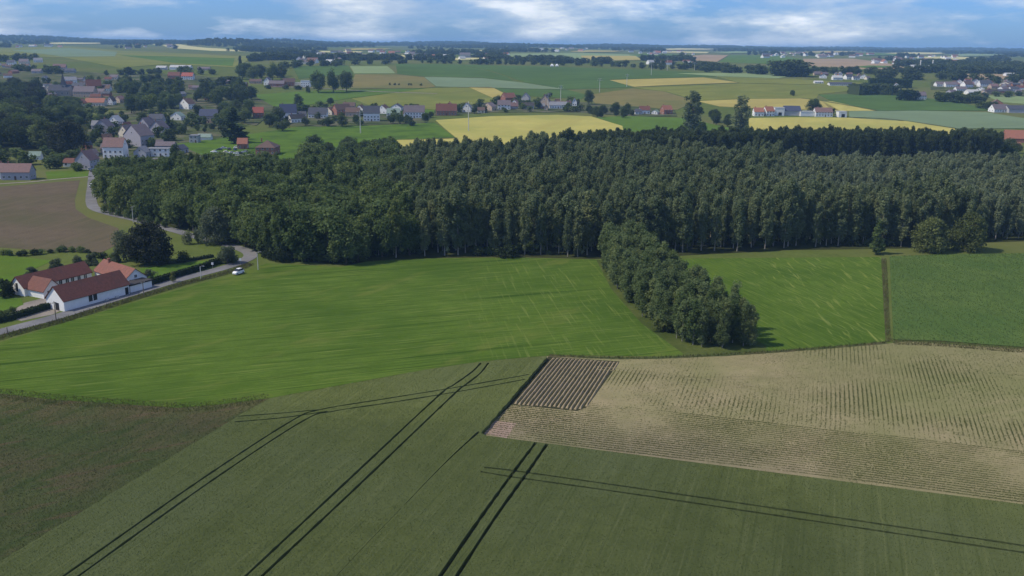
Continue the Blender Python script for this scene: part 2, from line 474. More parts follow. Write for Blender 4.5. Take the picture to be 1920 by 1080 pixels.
# ---- near fields (pixel outlines of the photograph laid on the ground)
WH = 0.85
wheat_px = [(-560, 1400), (0, 1052), (210, 925), (450, 778), (505, 747), (640, 722), (800, 693), (900, 678), (1000, 669), (1026, 668),
            (985, 716), (945, 762), (903, 811), (912, 817), (1920, 946), (2500, 1020), (2500, 1400)]
wheat_g = [g(*p, zoff=WH) for p in wheat_px]
tramlines = [   # wheel tracks left by the sprayer: pixel lines and track width in metres
    ([(112, 1085), (380, 897), (545, 790), (600, 768), (720, 748), (850, 727), (992, 702)], 0.50),
    ([(140, 1085), (400, 899), (570, 788), (625, 771), (730, 755), (860, 734), (985, 711)], 0.50),
    ([(438, 781), (520, 775), (600, 768)], 0.45), ([(440, 791), (530, 783), (615, 771)], 0.45),
    ([(455, 1085), (640, 912), (822, 742), (850, 722), (885, 697), (902, 680)], 0.52),
    ([(486, 1085), (670, 912), (848, 742), (872, 722), (900, 700), (916, 680)], 0.52),
    ([(822, 1085), (905, 965), (965, 882), (1005, 829)], 0.62),
    ([(853, 1085), (930, 968), (990, 884), (1026, 832)], 0.62),
    ([(908, 876), (960, 882), (1060, 896), (1200, 916), (1480, 957), (1920, 1023), (2300, 1080)], 0.55),
    ([(901, 884), (960, 894), (1060, 908), (1200, 928), (1480, 970), (1920, 1036), (2300, 1092)], 0.55),
    ([(760, 945), (800, 903), (850, 853), (898, 809)], [0.10, 0.16, 0.26, 0.55]),
    ([(628, 1083), (690, 1017), (752, 953)], 0.09),
]
cv, cf = [], []
def add_poly(pts):
    if sum(cross_z(pts[i], pts[(i + 1) % len(pts)]) for i in range(len(pts))) < 0: pts = pts[::-1]
    b = len(cv); cv.extend([Vector((p[0], p[1])) for p in pts]); cf.append(list(range(b, b + len(pts))))
def densify(pts, step):
    out = []
    for i, p in enumerate(pts):
        q = pts[(i + 1) % len(pts)]; p2, q2 = Vector((p[0], p[1])), Vector((q[0], q[1]))
        n = max(1, int((q2 - p2).length / step))
        for k in range(n): out.append(p2.lerp(q2, k / n))
    return out
def jit(pts, a):
    return [p + Vector((rnd.uniform(-a, a), rnd.uniform(-a, a))) for p in pts]
wheat_edge = jit(densify(wheat_g, 1.0), 0.12)
add_poly(wheat_edge)
for pl, w in tramlines:
    c = smooth_line([g(*p, zoff=WH) for p in pl], 10)
    c2 = []
    for i in range(len(c) - 1):
        n = max(1, int((c[i + 1] - c[i]).length / 1.2))
        for k in range(n): c2.append(c[i].lerp(c[i + 1], k / n))
    c2.append(c[-1])
    wl_ = w if hasattr(w, '__len__') else [w, w]
    L, Rr = strip(c2, [float(np.interp(i / (len(c2) - 1), np.linspace(0, 1, len(wl_)), wl_)) * rnd.uniform(0.78, 1.25) for i in range(len(c2))])
    n = len(L)
    for s in range(0, n - 1, 12):      # short overlapping pieces keep each outline simple
        e = min(n - 1, s + 12)
        add_poly(L[s:e + 1] + Rr[s:e + 1][::-1])
res = delaunay_2d_cdt(cv, [], cf, 0, 1e-4, True)
ov, of_, ofid = res[0], res[2], res[5]
keep = [f for f, ids in zip(of_, ofid) if 0 in ids and all(i == 0 for i in ids)]
bm = bmesh.new()
bv = [bm.verts.new((p.x, p.y, WH)) for p in ov]
for f in keep:
    try: bm.faces.new([bv[i] for i in f])
    except ValueError: pass
for f in bm.faces:
    f.normal_update()
    if f.normal.z < 0: f.normal_flip()
be = [e for e in bm.edges if e.is_boundary]
r = bmesh.ops.extrude_edge_only(bm, edges=be)
for v in r['geom']:
    if isinstance(v, bmesh.types.BMVert): v.co.z = 0.0
bmesh.ops.delete(bm, geom=[v for v in bm.verts if not v.link_faces], context='VERTS')
bmesh.ops.recalc_face_normals(bm, faces=bm.faces[:])
me = bpy.data.meshes.new('wheat_field'); bm.to_mesh(me); bm.free(); me.materials.append(M_wheat)
wheat = tag(obj('wheat_field', me), kind='structure')
drape('wheat_soil', wheat_g, M_soil_dark, 0.02, skirt=False)
trench = []
for pl, w in tramlines:
    c = smooth_line([g(*p, zoff=WH) for p in pl], 6); L, Rr = strip(c, (max(w) if hasattr(w, '__len__') else w) + 0.25); trench.append([*L, *Rr[::-1]])

def blades(name, poly, per_m2, h, w, mt, z0=0.0, lean=0.35, seed=1, avoid=(), hvar=0.5, ymax=1e9, maxn=400000):
    """stalks and leaf tufts: one upright triangle each"""
    rg = np.random.default_rng(seed)
    P = np.array([(p[0], p[1]) for p in poly]); x0, y0 = P.min(0); x1, y1 = P.max(0); y1 = min(y1, ymax)
    n = int(min(maxn, (x1 - x0) * (y1 - y0) * per_m2))
    X, Y = rg.uniform(x0, x1, n), rg.uniform(y0, y1, n)
    # keep to the wedge the photograph sees, with a margin for a step aside
    k = inpoly_np(X, Y, poly) & (np.abs(X) < Y * 0.72 + 30) & (Y > 85)
    for a in avoid: k &= ~inpoly_np(X, Y, a)
    X, Y = X[k], Y[k]; n = len(X)
    a = rg.uniform(0, 2 * np.pi, n); hh = h * rg.uniform(1 - hvar, 1 + hvar, n); ww = w * rg.uniform(0.6, 1.4, n)
    la = rg.uniform(0, 2 * np.pi, n); ll = hh * rg.uniform(0, lean, n)
    v = np.zeros((n, 3, 3))
    v[:, 0] = np.stack([X - np.cos(a) * ww / 2, Y - np.sin(a) * ww / 2, np.full(n, z0)], 1)
    v[:, 1] = np.stack([X + np.cos(a) * ww / 2, Y + np.sin(a) * ww / 2, np.full(n, z0)], 1)
    v[:, 2] = np.stack([X + np.cos(la) * ll, Y + np.sin(la) * ll, z0 + hh], 1)
    return obj(name, np_mesh(name, v.reshape(-1, 3), np.arange(3 * n).reshape(-1, 3), [mt]))
M_wblade = leafmat('wheat_blade', (0.088, 0.108, 0.034), (0.135, 0.158, 0.056), 0.4)
tag(blades('wheat_ears', wheat_g, 12, 0.18, 0.13, M_wblade, WH - 0.05, 0.6, 3, trench, ymax=330, maxn=420000),
    'green ears of wheat standing all over the wheat field in front', 'wheat', kind='stuff')

meadow_px = [(-420, 770), (-60, 660), (10, 639), (130, 603), (300, 553), (450, 512), (500, 494), (560, 497), (640, 501), (690, 490), (800, 485), (960, 483),
             (1120, 487), (1150, 540), (1205, 605), (1290, 662), (1270, 669), (1036, 666), (1000, 669), (900, 678), (800, 693), (640, 722), (505, 747),
             (410, 759), (334, 765), (244, 759), (94, 749), (0, 738), (-420, 735)]
meadow_g = [g(*p) for p in meadow_px]
drape('meadow', meadow_g, M_meadow, 0.05, skirt=False)
meadow2_px = [(1192, 486), (1400, 484), (1652, 482), (1657, 560), (1660, 640), (1540, 652), (1432, 661), (1432, 648), (1362, 612), (1290, 564), (1228, 513)]
drape('meadow', [g(*p) for p in meadow2_px], M_meadow2, 0.05, skirt=False)
rough_px = [(-560, 1400), (0, 1052), (210, 925), (450, 778), (505, 747), (410, 759), (334, 765), (244, 759), (94, 749), (0, 738), (-420, 735)]
rough_g = [g(*p) for p in rough_px]
drape('rough_field', rough_g, M_rough, 0.03, skirt=False)
M_rblade = leafmat('rough_blade', (0.074, 0.088, 0.032), (0.104, 0.108, 0.046), 0.5)
tag(blades('rough_grass', rough_g, 13, 0.17, 0.12, M_rblade, 0.02, 0.9, 5, ymax=330, maxn=300000),
    'tall unmown brown and green grass in the dark corner field at lower left', 'grass', kind='stuff')
bl = smooth_line([g(*p) for p in [(-60, 742), (0, 738), (94, 749), (244, 759), (334, 765), (410, 759), (505, 747)]], 5); Lb, Rb = strip(bl, [7, *([5.5] * (len(bl) - 1))])
tag(blades('border_grass', [*Lb, *Rb[::-1]], 10, 0.30, 0.14, M_rblade, 0.05, 0.9, 17, maxn=30000),
    'straggling dark grass along the border of the meadow and the rough corner field', 'grass', kind='stuff')
maize_px = [(1026, 668), (1165, 674), (1290, 671), (1420, 664), (1540, 655), (1662, 645), (1700, 640), (1920, 655), (2350, 672), (2500, 1020), (1920, 946), (912, 817), (903, 811), (945, 762), (985, 716)]
maize_g = [g(*p) for p in maize_px]
drape('maize_field', maize_g, M_maize, 0.03, skirt=False)
plot_px = [(1028, 669), (1162, 678), (1100, 764), (1082, 771), (958, 759), (922, 790), (908, 808)]
drape('bare_soil', [g(*p) for p in [(903, 812), (925, 787), (968, 794), (950, 822)]], M_bare, 0.05, skirt=False)
beet_px = [(1668, 482), (1760, 478), (1920, 476), (2350, 470), (2350, 668), (1920, 652), (1760, 640), (1675, 638)]
beet_g = [g(*p) for p in beet_px]
drape('beet_field', beet_g, M_beet, 0.25)
M_bblade = leafmat('beet_blade', (0.072, 0.118, 0.030), (0.124, 0.180, 0.052), 0.4)
tag(blades('beet_leaves', beet_g, 7, 0.28, 0.26, M_bblade, 0.2, 0.9, 8, ymax=420, maxn=110000),
    'dark green beet leaves covering the field at the right edge', 'crop leaves', kind='stuff')
margin_px = [(1652, 486), (1662, 486), (1670, 640), (1660, 642)]
margin_g = [g(*p) for p in margin_px]
drape('field_margin', margin_g, M_verge, 0.09, skirt=False)
M_dryblade = leafmat('dry_blade', (0.070, 0.082, 0.030), (0.130, 0.118, 0.055), 0.25)
tag(blades('margin_grass', margin_g, 14, 0.6, 0.16, M_dryblade, 0.05, 0.5, 9, maxn=30000),
    'dry tall grass strip between the mown meadow and the beet field', 'grass', kind='stuff')

# maize plants in rows: headland rows follow the near edge, the others run with the ridges
DIR_A = Vector((math.sin(R(19.2)), math.cos(R(19.2))))
e0, e1 = Vector(maize_g[11][:2]), Vector(maize_g[10][:2])
DIR_B = (e1 - e0).normalized(); NB = Vector((-DIR_B.y, DIR_B.x))
plot_g = [g(*p) for p in plot_px]
def rows(direction, spacing, step, test, seed):
    """plants on gently wavering parallel lines"""
    d = np.array(direction); nrm = np.array((-direction.y, direction.x))
    P = np.array([(p[0], p[1]) for p in maize_g])
    u = P @ d; w = P @ nrm
    uu = np.arange(u.min(), u.max(), step); ww = np.arange(w.min(), w.max(), spacing)
    rg = np.random.default_rng(seed)
    A, B = np.meshgrid(uu, ww)
    A = A + rg.uniform(-0.4, 0.4, A.shape) * step; B = B + rg.normal(0, 0.06, B.shape)
    B = B + 0.35 * np.sin(A / 17.0 + B / 23.0)
    X = (A[..., None] * d + B[..., None] * nrm).reshape(-1, 2)
    k = inpoly_np(X[:, 0], X[:, 1], maize_g) & ~inpoly_np(X[:, 0], X[:, 1], plot_g) & (np.abs(X[:, 0]) < X[:, 1] * 0.75 + 25)
    X = X[k]
    dist = (X - np.array(e0)) @ np.array(NB)
    return X[test(dist)]
HEAD = 24.0
PA = rows(DIR_A, 0.95, 0.13, lambda t: t > HEAD, 21)
PB = rows(DIR_B, 1.0, 0.13, lambda t: (t > 0.6) & (t <= HEAD), 22)
PA = PA[np.random.default_rng(51).uniform(0, 1, len(PA)) < np.clip(0.55 + 0.9 * np.array([mnoise.fractal(Vector((x * 0.03, y * 0.03, 9.0)), 1.0, 2.0, 4) for x, y in PA]), 0.18, 0.9)]
PL = np.concatenate([PA, PB])
def vnoise(X, s, o=0.0): return np.array([mnoise.fractal(Vector((x * s + o, y * s, o)), 1.0, 2.0, 4) for x, y in X])
vig = np.where(np.arange(len(PL)) < len(PA), 0.40, 0.80) + 0.95 * vnoise(PL, 0.045, 3.3) + 0.25 * vnoise(PL, 0.2, 8.1) + np.clip((PL[:, 0] - 35) / 160, -0.15, 0.40)
rg = np.random.default_rng(5)
k = rg.uniform(0, 1, len(PL)) < np.clip(vig * 1.15, 0.10, 0.92)
PL, vig = PL[k], np.clip(vig[k], 0.25, 1.1)
WX = np.stack([rg.uniform(-20, 260, 130000), rg.uniform(120, 260, 130000)], 1)      # weeds between the rows, in patches
WX = WX[inpoly_np(WX[:, 0], WX[:, 1], maize_g) & ~inpoly_np(WX[:, 0], WX[:, 1], plot_g) & (np.abs(WX[:, 0]) < WX[:, 1] * 0.75 + 25)]
wz = vnoise(WX, 0.06, 5.5) + np.clip((WX[:, 1] - 175) / 160, -0.25, 0.35)
wk = rg.uniform(0, 1, len(WX)) < np.clip(0.32 + 1.0 * wz, 0, 0.95)
PL = np.concatenate([PL, WX[wk]]); vig = np.concatenate([vig, rg.uniform(0.2, 0.7, wk.sum())])
def plants(name, P, size, mt, z0, seed, leaves=4):
    rg = np.random.default_rng(seed); n = len(P)
    P = np.repeat(P, leaves, 0); S = np.repeat(size, leaves); n = len(P)
    a = rg.uniform(0, 2 * np.pi, n); l = S * rg.uniform(0.6, 1.1, n); h = S * rg.uniform(0.2, 0.6, n); w = S * rg.uniform(0.14, 0.26, n)
    ca, sa = np.cos(a), np.sin(a)
    v = np.zeros((n, 3, 3))
    v[:, 0] = np.stack([P[:, 0] + sa * w, P[:, 1] - ca * w, np.full(n, z0)], 1)
    v[:, 1] = np.stack([P[:, 0] - sa * w, P[:, 1] + ca * w, np.full(n, z0 + 0.04)], 1)
    v[:, 2] = np.stack([P[:, 0] + ca * l, P[:, 1] + sa * l, z0 + h], 1)
    return obj(name, np_mesh(name, v.reshape(-1, 3), np.arange(3 * n).reshape(-1, 3), [mt]))
M_mleaf = leafmat('maize_leaf', (0.120, 0.140, 0.046), (0.190, 0.200, 0.074), 0.45)
tag(plants('maize_plants', PL, 0.12 + 0.20 * vig, M_mleaf, 0.03, 6, 3),
    'rows of young maize plants on the tan soil at right', 'maize plants', kind='stuff')

for ln in ([(1120, 688), (1250, 700), (1390, 722), (1550, 742)], [(1120, 693), (1250, 706), (1390, 727), (1545, 747)], [(1280, 708), (1480, 703), (1690, 690), (1800, 694), (1925, 704)], [(1285, 713), (1480, 708), (1690, 694), (1800, 699), (1925, 710)]):
    ribbon('wheel_track', ln, 0.40, M_maize, 0.075, 8, 0.8)
ribbon('field_boundary', [(1030, 667), (1165, 672), (1290, 669), (1420, 662), (1540, 653), (1662, 643)], 1.5, M_rough, 0.09, 6, 0.6)
dl = smooth_line([g(*p) for p in [(1030, 667), (1165, 672), (1290, 669), (1420, 662), (1540, 653), (1662, 643)]], 6); Ld, Rd = strip(dl, 1.3)
tag(blades('ditch_grass', [*Ld, *Rd[::-1]], 26, 0.6, 0.14, M_rblade, 0.05, 0.6, 19, maxn=16000),
    'dark rank grass along the ditch between the meadows and the maize', 'grass', kind='stuff')
el = smooth_line([g(*p) for p in [(1672, 641), (1760, 645), (1920, 657), (2100, 662)]], 6); Le, Re = strip(el, 5.0)
tag(blades('beet_edge_grass', [*Le, *Re[::-1]], 16, 0.35, 0.14, M_dryblade, 0.05, 0.8, 23, maxn=16000),
    'yellowish weeds along the near edge of the beet field', 'weeds', kind='stuff')

# ridged plot: every ridge is a piece of its own
ridge_root = drape('ridged_plot', plot_g, M_furrow_shade, 0.045, skirt=False)
a0 = Vector(plot_g[0][:2]); 
dr = (Vector(plot_g[6][:2]) - a0).normalized(); nr = Vector((-dr.y, dr.x))
if (Vector(plot_g[1][:2]) - a0).dot(nr) < 0: nr = -nr
wmax = max((Vector(p[:2]) - a0).dot(nr) for p in plot_g)
i = 0; w = 1.55  # first gap stays dark, standing for the shadow of the wheat edge
while w < wmax - 0.2:
    # span of this ridge inside the plot outline
    hits = []
    for a, b in zip(plot_g, plot_g[1:] + plot_g[:1]):
        pa, pb = Vector(a[:2]) - a0, Vector(b[:2]) - a0
        wa, wb = pa.dot(nr), pb.dot(nr)
        if (wa - w) * (wb - w) < 0:
            t = (w - wa) / (wb - wa); hits.append(pa.lerp(pb, t).dot(dr))
    if len(hits) >= 2:
        u0, u1 = min(hits) + rnd.uniform(0.2, 0.9), max(hits) - rnd.uniform(0.2, 1.2)
        if u1 - u0 > 3:
            ns = 26; v, f = [], []
            for s in range(ns + 1):
                u = u0 + (u1 - u0) * s / ns
                ww = w + 0.05 * mnoise.noise(Vector((u * 0.4, w * 3, 0)))
                hh = 0.30 * (0.8 + 0.3 * mnoise.noise(Vector((u * 0.9, w * 5, 4)))) * (0.25 if s in (0, ns) else 1)
                for q, (o, zz_) in enumerate(((-0.27, 0.0), (-0.10, 0.9), (0.0, 1.0), (0.10, 0.9), (0.27, 0.0))):
                    p = a0 + dr * u + nr * (ww + o)
                    v.append((p.x, p.y, 0.04 + hh * zz_))
            for s in range(ns):
                for q in range(4): f.append((s * 5 + q, s * 5 + q + 1, s * 5 + q + 6, s * 5 + q + 5))
            o = obj('soil_ridge', py_mesh('soil_ridge', v, f, [M_ridge]), ridge_root)
    w += 0.93

# ---- middle distance and far fields
field('ploughed_field', [(-300, 372), (0, 350), (150, 338), (140, 375), (142, 392), (165, 408), (222, 428), (226, 455), (190, 474), (100, 471), (0, 464), (-300, 458)], M_plough, 0.06)
field('pasture', [(-200, 478), (0, 478), (60, 484), (100, 489), (60, 506), (36, 520), (20, 545), (-200, 560)], M_pasture, 0.05)
field('lawn', [(85, 322), (164, 318), (166, 331), (90, 339)], M_pasture, 0.06)
field('lawn', [(262, 503), (330, 495), (402, 487), (385, 502), (300, 530), (270, 535)], M_lawn, 0.06)
field('lawn', [(0, 556), (40, 560), (44, 572), (0, 585), (-40, 590), (-40, 560)], M_lawn, 0.06)
field('yard', [(20, 586), (46, 568), (78, 560), (110, 553), (120, 580), (98, 590), (40, 602), (26, 598)], M_yard, 0.055)
field('meadow', [(455, 254), (560, 238), (690, 236), (815, 230), (856, 260), (742, 263), (735, 290), (520, 300), (400, 300), (330, 270)], M_lawn, 0.2)
field('barley_field', [(817, 226), (925, 218.5), (1046, 216), (1108, 219), (1167, 237), (1180, 300), (742, 300), (744, 263.5), (857, 260)], M_barley, 0.5)
field('grass_field', [(1118, 220), (1180, 218), (1290, 222), (1330, 232), (1390, 245), (1320, 262), (1170, 245), (1165, 236)], M_fresh, 0.3)
field('barley_field', [(1404, 222), (1500, 220.5), (1590, 221.5), (1700, 228), (1790, 242), (1792, 270), (1420, 262), (1404, 240)], M_barley, 0.5)
field('crop_field', [(1592, 209), (1720, 208), (1850, 211), (1945, 226), (2060, 232), (2060, 246), (1920, 241), (1792, 241.5), (1702, 227), (1592, 220.5)], M_greygreen, 0.4)
field('crop_field', [(1535, 178), (1640, 176), (1720, 182), (1800, 193), (1868, 208), (1720, 207.5), (1645, 208), (1560, 190)], M_deep, 0.4)
field('barley_field', [(1542, 190), (1560, 190.5), (1643, 208), (1560, 209)], M_barley, 0.4)
field('barley_field', [(1308, 190), (1400, 186), (1502, 185), (1542, 190), (1575, 208), (1440, 204), (1350, 200)], M_barley2, 0.4)
field('crop_field', [(1186, 164.5), (1386, 156.5), (1600, 161), (1600, 170), (1535, 177), (1530, 186), (1502, 184.5), (1400, 185.5), (1310, 189), (1250, 172)], M_olive, 0.3)
field('crop_field', [(1105, 178), (1185, 166), (1245, 172), (1305, 190), (1270, 206), (1120, 200)], M_stubble, 0.3)
field('barley_field', [(1143, 150.5), (1220, 148), (1318, 145.5), (1384, 155), (1240, 160.5), (1190, 163)], M_barley2, 0.4)
field('crop_field', [(800, 166), (878, 163.5), (930, 188), (933, 198), (815, 206), (690, 197), (660, 185)], M_olive, 0.3)
field('barley_field', [(879, 163.5), (922, 163.5), (950, 178), (932, 187.5)], M_barley2, 0.4)
field('crop_field', [(925, 163.5), (1062, 168), (1100, 178), (1090, 186), (955, 178)], M_deep, 0.3)
field('crop_field', [(795, 144.5), (905, 147), (985, 156), (1062, 168), (980, 166.5), (818, 162.5)], M_greygreen, 0.4)
field('crop_field', [(742, 120), (858, 121.5), (950, 144), (962, 152), (905, 146), (795, 143.5), (745, 139)], M_deep, 0.3)
field('crop_field', [(862, 121.5), (1060, 126), (1292, 135), (1345, 143), (1318, 145), (1142, 149.5), (1186, 164), (1066, 168), (985, 155), (955, 144)], M_deep, 0.3)
field('crop_field', [(656, 124.5), (726, 124.5), (741, 138), (664, 138)], M_pale, 0.35)
field('crop_field', [(666, 139.5), (744, 140), (795, 145), (816, 162.5), (800, 165), (656, 166)], M_stubble, 0.3)
field('crop_field', [(548, 125), (652, 123), (662, 138), (560, 148)], M_deep, 0.3)
field('grass_field', [(475, 178), (560, 172), (700, 168), (798, 166.5), (660, 184), (560, 200), (500, 200)], M_fresh, 0.3)
field('crop_field', [(690, 198), (815, 206.5), (815, 214), (760, 222), (690, 210)], M_lawn, 0.3)
# far strips below the skyline
field('crop_field', [(-120, 92), (0, 91), (130, 87), (225, 95), (440, 105), (525, 106), (470, 112), (440, 126), (320, 120), (225, 128), (120, 108), (-120, 104)], M_olive, 0.4)
field('crop_field', [(225, 104), (440, 110), (436, 124), (330, 119)], M_fresh, 0.6)
field('crop_field', [(20, 95), (130, 91), (220, 98), (215, 106), (120, 107)], M_greygreen, 0.6)
field('barley_field', [(285, 83), (350, 86), (420, 92), (470, 97), (400, 95.5), (320, 90)], M_straw, 0.5)
field('crop_field', [(955, 101), (1080, 99.5), (1200, 103), (1190, 110), (1080, 112), (950, 108.5)], M_pale, 0.5)
field('barley_field', [(1088, 105), (1190, 105.5), (1205, 113), (1100, 115)], M_barley2, 0.7)
field('crop_field', [(1368, 104), (1462, 105), (1508, 112), (1440, 120), (1350, 116)], M_fresh, 0.5)
field('crop_field', [(1505, 111), (1600, 110.5), (1660, 118), (1720, 134), (1640, 131), (1510, 124)], M_tan, 0.5)
field('crop_field', [(1320, 103), (1365, 104), (1345, 116), (1240, 110)], M_tan, 0.5)
field('barley_field', [(1700, 107), (1790, 106.5), (1865, 110.5), (1790, 112)], M_straw, 0.5)
field('crop_field', [(1800, 139), (1905, 140), (1910, 150), (1810, 146)], M_tan, 0.5)
field('crop_field', [(1845, 180), (1960, 180), (1960, 198), (1880, 192)], M_pale, 0.5)
field('crop_field', [(1270, 138), (1380, 137), (1500, 141), (1460, 147), (1348, 143.5)], M_pale, 0.5)
field('crop_field', [(1345, 144), (1470, 148), (1620, 156), (1600, 161), (1388, 156)], M_olive, 0.5)
field('barley_field', [(600, 96), (680, 97), (675, 99), (605, 98.5)], M_straw, 0.5)
field('barley_field', [(700, 103), (800, 104), (820, 108), (740, 108)], M_straw, 0.5)
field('barley_field', [(1240, 96), (1330, 98), (1325, 100), (1250, 99)], M_straw, 0.5)

far_strips = [(140, 82, 60), (520, 92, 50), (640, 103, 60), (690, 93, 46), (760, 98, 50), (860, 96, 60), (905, 104, 40), (1040, 93, 60), (1120, 97, 50), (1230, 104, 50), (1290, 93, 60), (1400, 99, 60), (1500, 101, 50), (1560, 98, 50),
              (1650, 103, 60), (1720, 101, 60), (1830, 104, 50), (1880, 118, 46), (1780, 118, 40), (1640, 126, 36), (880, 111, 40), (600, 108, 40)]
for i, (x, y, w) in enumerate(far_strips):
    hgt = 2.2 if y > 100 else 1.6
    field('crop_field' if i % 3 else 'barley_field', [(x - w, y), (x - w * 0.3, y - hgt), (x + w, y - hgt * 0.7 + w * 0.013), (x + w * 0.6, y + hgt * 0.7), (x - w * 0.5, y + hgt)], (M_straw, M_pale, M_olive, M_barley2, M_fresh)[i % 5], 1.0)
M_garden = gmat('village_gardens', (0.045, 0.062, 0.024), (0.095, 0.115, 0.042), 0.35, (0.135, 0.125, 0.085), 0.045, bumpd=0.4, streak=[(80, 0.03, 0.15, (0.036, 0.050, 0.02), 0.5, 0.6)])
field('gardens', [(160, 302), (330, 300), (520, 292), (515, 284), (420, 262), (430, 232), (330, 216), (240, 206), (165, 226)], M_garden, 0.15)
field('gardens', [(60, 206), (240, 206), (345, 214), (480, 236), (520, 204), (470, 176), (450, 150), (345, 140), (200, 138), (60, 128), (-60, 128), (-60, 172)], M_garden, 0.5)
field('gardens', [(505, 236), (600, 238), (800, 231), (812, 214), (700, 200), (560, 204), (505, 208)], M_garden, 0.3)
field('gardens', [(812, 217), (920, 211), (1090, 211), (1200, 219), (1270, 219), (1265, 206), (1090, 192), (930, 190), (815, 206)], M_garden, 0.35)
field('gardens', [(1745, 168), (1920, 182), (1960, 182), (1960, 150), (1800, 148), (1745, 154)], M_garden, 0.6)
for ln in ([(815, 163.5), (900, 165), (980, 167), (1062, 168.5)], [(1186, 164.5), (1250, 161), (1386, 156.5)], [(1592, 221), (1650, 223), (1702, 228), (1792, 241.8)], [(742, 139.5), (795, 144), (905, 146.5)],
           [(660, 167), (740, 167), (815, 165)], [(1502, 184.7), (1542, 190), (1600, 200), (1645, 208.5)], [(744, 263), (800, 262), (857, 260)], [(1060, 126), (1180, 130), (1290, 135)]):
    ribbon('field_boundary', ln, 3.0, M_rough, 0.75, 5, 0.6)
# ---- roads and paths
ROAD = [(-60, 640), (14, 619), (100, 596), (185, 570), (270, 544), (345, 522), (400, 508), (440, 496), (463, 486), (470, 479), (464, 472), (446, 465), (415, 456), (375, 446),
        (333, 434), (290, 422), (250, 411), (210, 402), (180, 392), (172, 382), (171, 365), (173, 350), (174, 335), (176, 322), (182, 306), (192, 296)]
ribbon('road', ROAD, 5.0, M_asphalt, 0.10, 6)
ribbon('verge', [(x + 6, y + 9) for x, y in ROAD[:9]], 3.6, M_verge, 0.075, 6, 0.35)
ribbon('path', [(-40, 349), (0, 345), (60, 341), (110, 336), (172, 331)], 2.6, M_yard, 0.1)
ribbon('street', [(182, 306), (240, 300), (330, 296), (420, 292), (520, 290)], 6, M_asphalt, 0.24)
ribbon('street', [(505, 163), (600, 166), (700, 172), (820, 176)], 5, M_yard, 0.5)
vg = smooth_line([g(x + 6, y + 9) for x, y in ROAD[:9]], 6); Lv, Rvg = strip(vg, 3.4)
tag(blades('verge_grass', [*Lv, *Rvg[::-1]], 14, 0.6, 0.16, M_dryblade, 0.07, 0.5, 13, maxn=60000),
    'tall dry grass along the near side of the farm road', 'grass', kind='stuff')

# ================================================================ TREES
L_pop = leafmat('poplar_leaf', (0.112, 0.150, 0.074), (0.205, 0.246, 0.126), 0.45)
L_mix = leafmat('mixed_leaf', (0.072, 0.114, 0.040), (0.157, 0.207, 0.072), 0.42)
L_pale = leafmat('pale_poplar_leaf', (0.146, 0.185, 0.105), (0.230, 0.271, 0.159), 0.42)
L_dark = leafmat('dark_leaf', (0.045, 0.067, 0.029), (0.092, 0.123, 0.052), 0.42)
L_strip = leafmat('young_tree_leaf', (0.098, 0.142, 0.056), (0.188, 0.236, 0.098), 0.45)
L_olive = leafmat('olive_leaf', (0.106, 0.132, 0.045), (0.179, 0.207, 0.074), 0.42)
L_grey = leafmat('willow_leaf', (0.084, 0.110, 0.065), (0.157, 0.185, 0.112), 0.42)
L_lime = leafmat('lime_leaf', (0.125, 0.165, 0.028), (0.210, 0.250, 0.045), 0.25)
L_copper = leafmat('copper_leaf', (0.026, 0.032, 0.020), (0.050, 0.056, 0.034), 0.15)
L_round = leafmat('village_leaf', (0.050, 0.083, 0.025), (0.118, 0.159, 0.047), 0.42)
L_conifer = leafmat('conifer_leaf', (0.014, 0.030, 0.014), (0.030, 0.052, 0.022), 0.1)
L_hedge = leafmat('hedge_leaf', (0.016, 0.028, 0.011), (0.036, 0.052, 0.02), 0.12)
M_bark = pmat('pale_bark', (0.27, 0.245, 0.20), 0.9, 0.3, 1.5)
M_bark2 = pmat('dark_bark', (0.075, 0.06, 0.045), 0.9, 0.3, 1.5)

def leaf_quads(C, Rad, n, size, rg, out=0.55, shell=0.42, up=0.2, vert=0.0):
    """leaf clumps on the shells of the ellipsoids C, Rad"""
    wts = (Rad[:, 0] * Rad[:, 1] + Rad[:, 0] * Rad[:, 2]); wts = wts / wts.sum()
    k = rg.choice(len(C), n, p=wts)
    d = rg.normal(size=(n, 3)); d[:, 2] += up; d /= np.linalg.norm(d, axis=1)[:, None]
    rr = shell + (1.22 - shell) * rg.uniform(0, 1, n) ** 0.75
    P = C[k] + Rad[k] * d * rr[:, None]
    nn = d * out + rg.normal(size=(n, 3)) * 0.6 + np.array([0, 0, 0.35]); nn /= np.linalg.norm(nn, axis=1)[:, None]
    t = np.cross(nn, np.cross(nn, np.array([0, 0, vert])) + rg.normal(size=(n, 3))); t /= np.linalg.norm(t, axis=1)[:, None] + 1e-9
    b = np.cross(nn, t)
    s = size * rg.uniform(0.55, 1.25, n)[:, None]; e = rg.uniform(0.55, 1.0, n)[:, None]
    j = lambda: rg.uniform(0.7, 1.3, n)[:, None]
    v = np.stack([P - t * s * j(), P - b * s * e * j() + nn * s * 0.15, P + t * s * j(), P + b * s * e * j() - nn * s * 0.1], 1)
    return v.reshape(-1, 3)
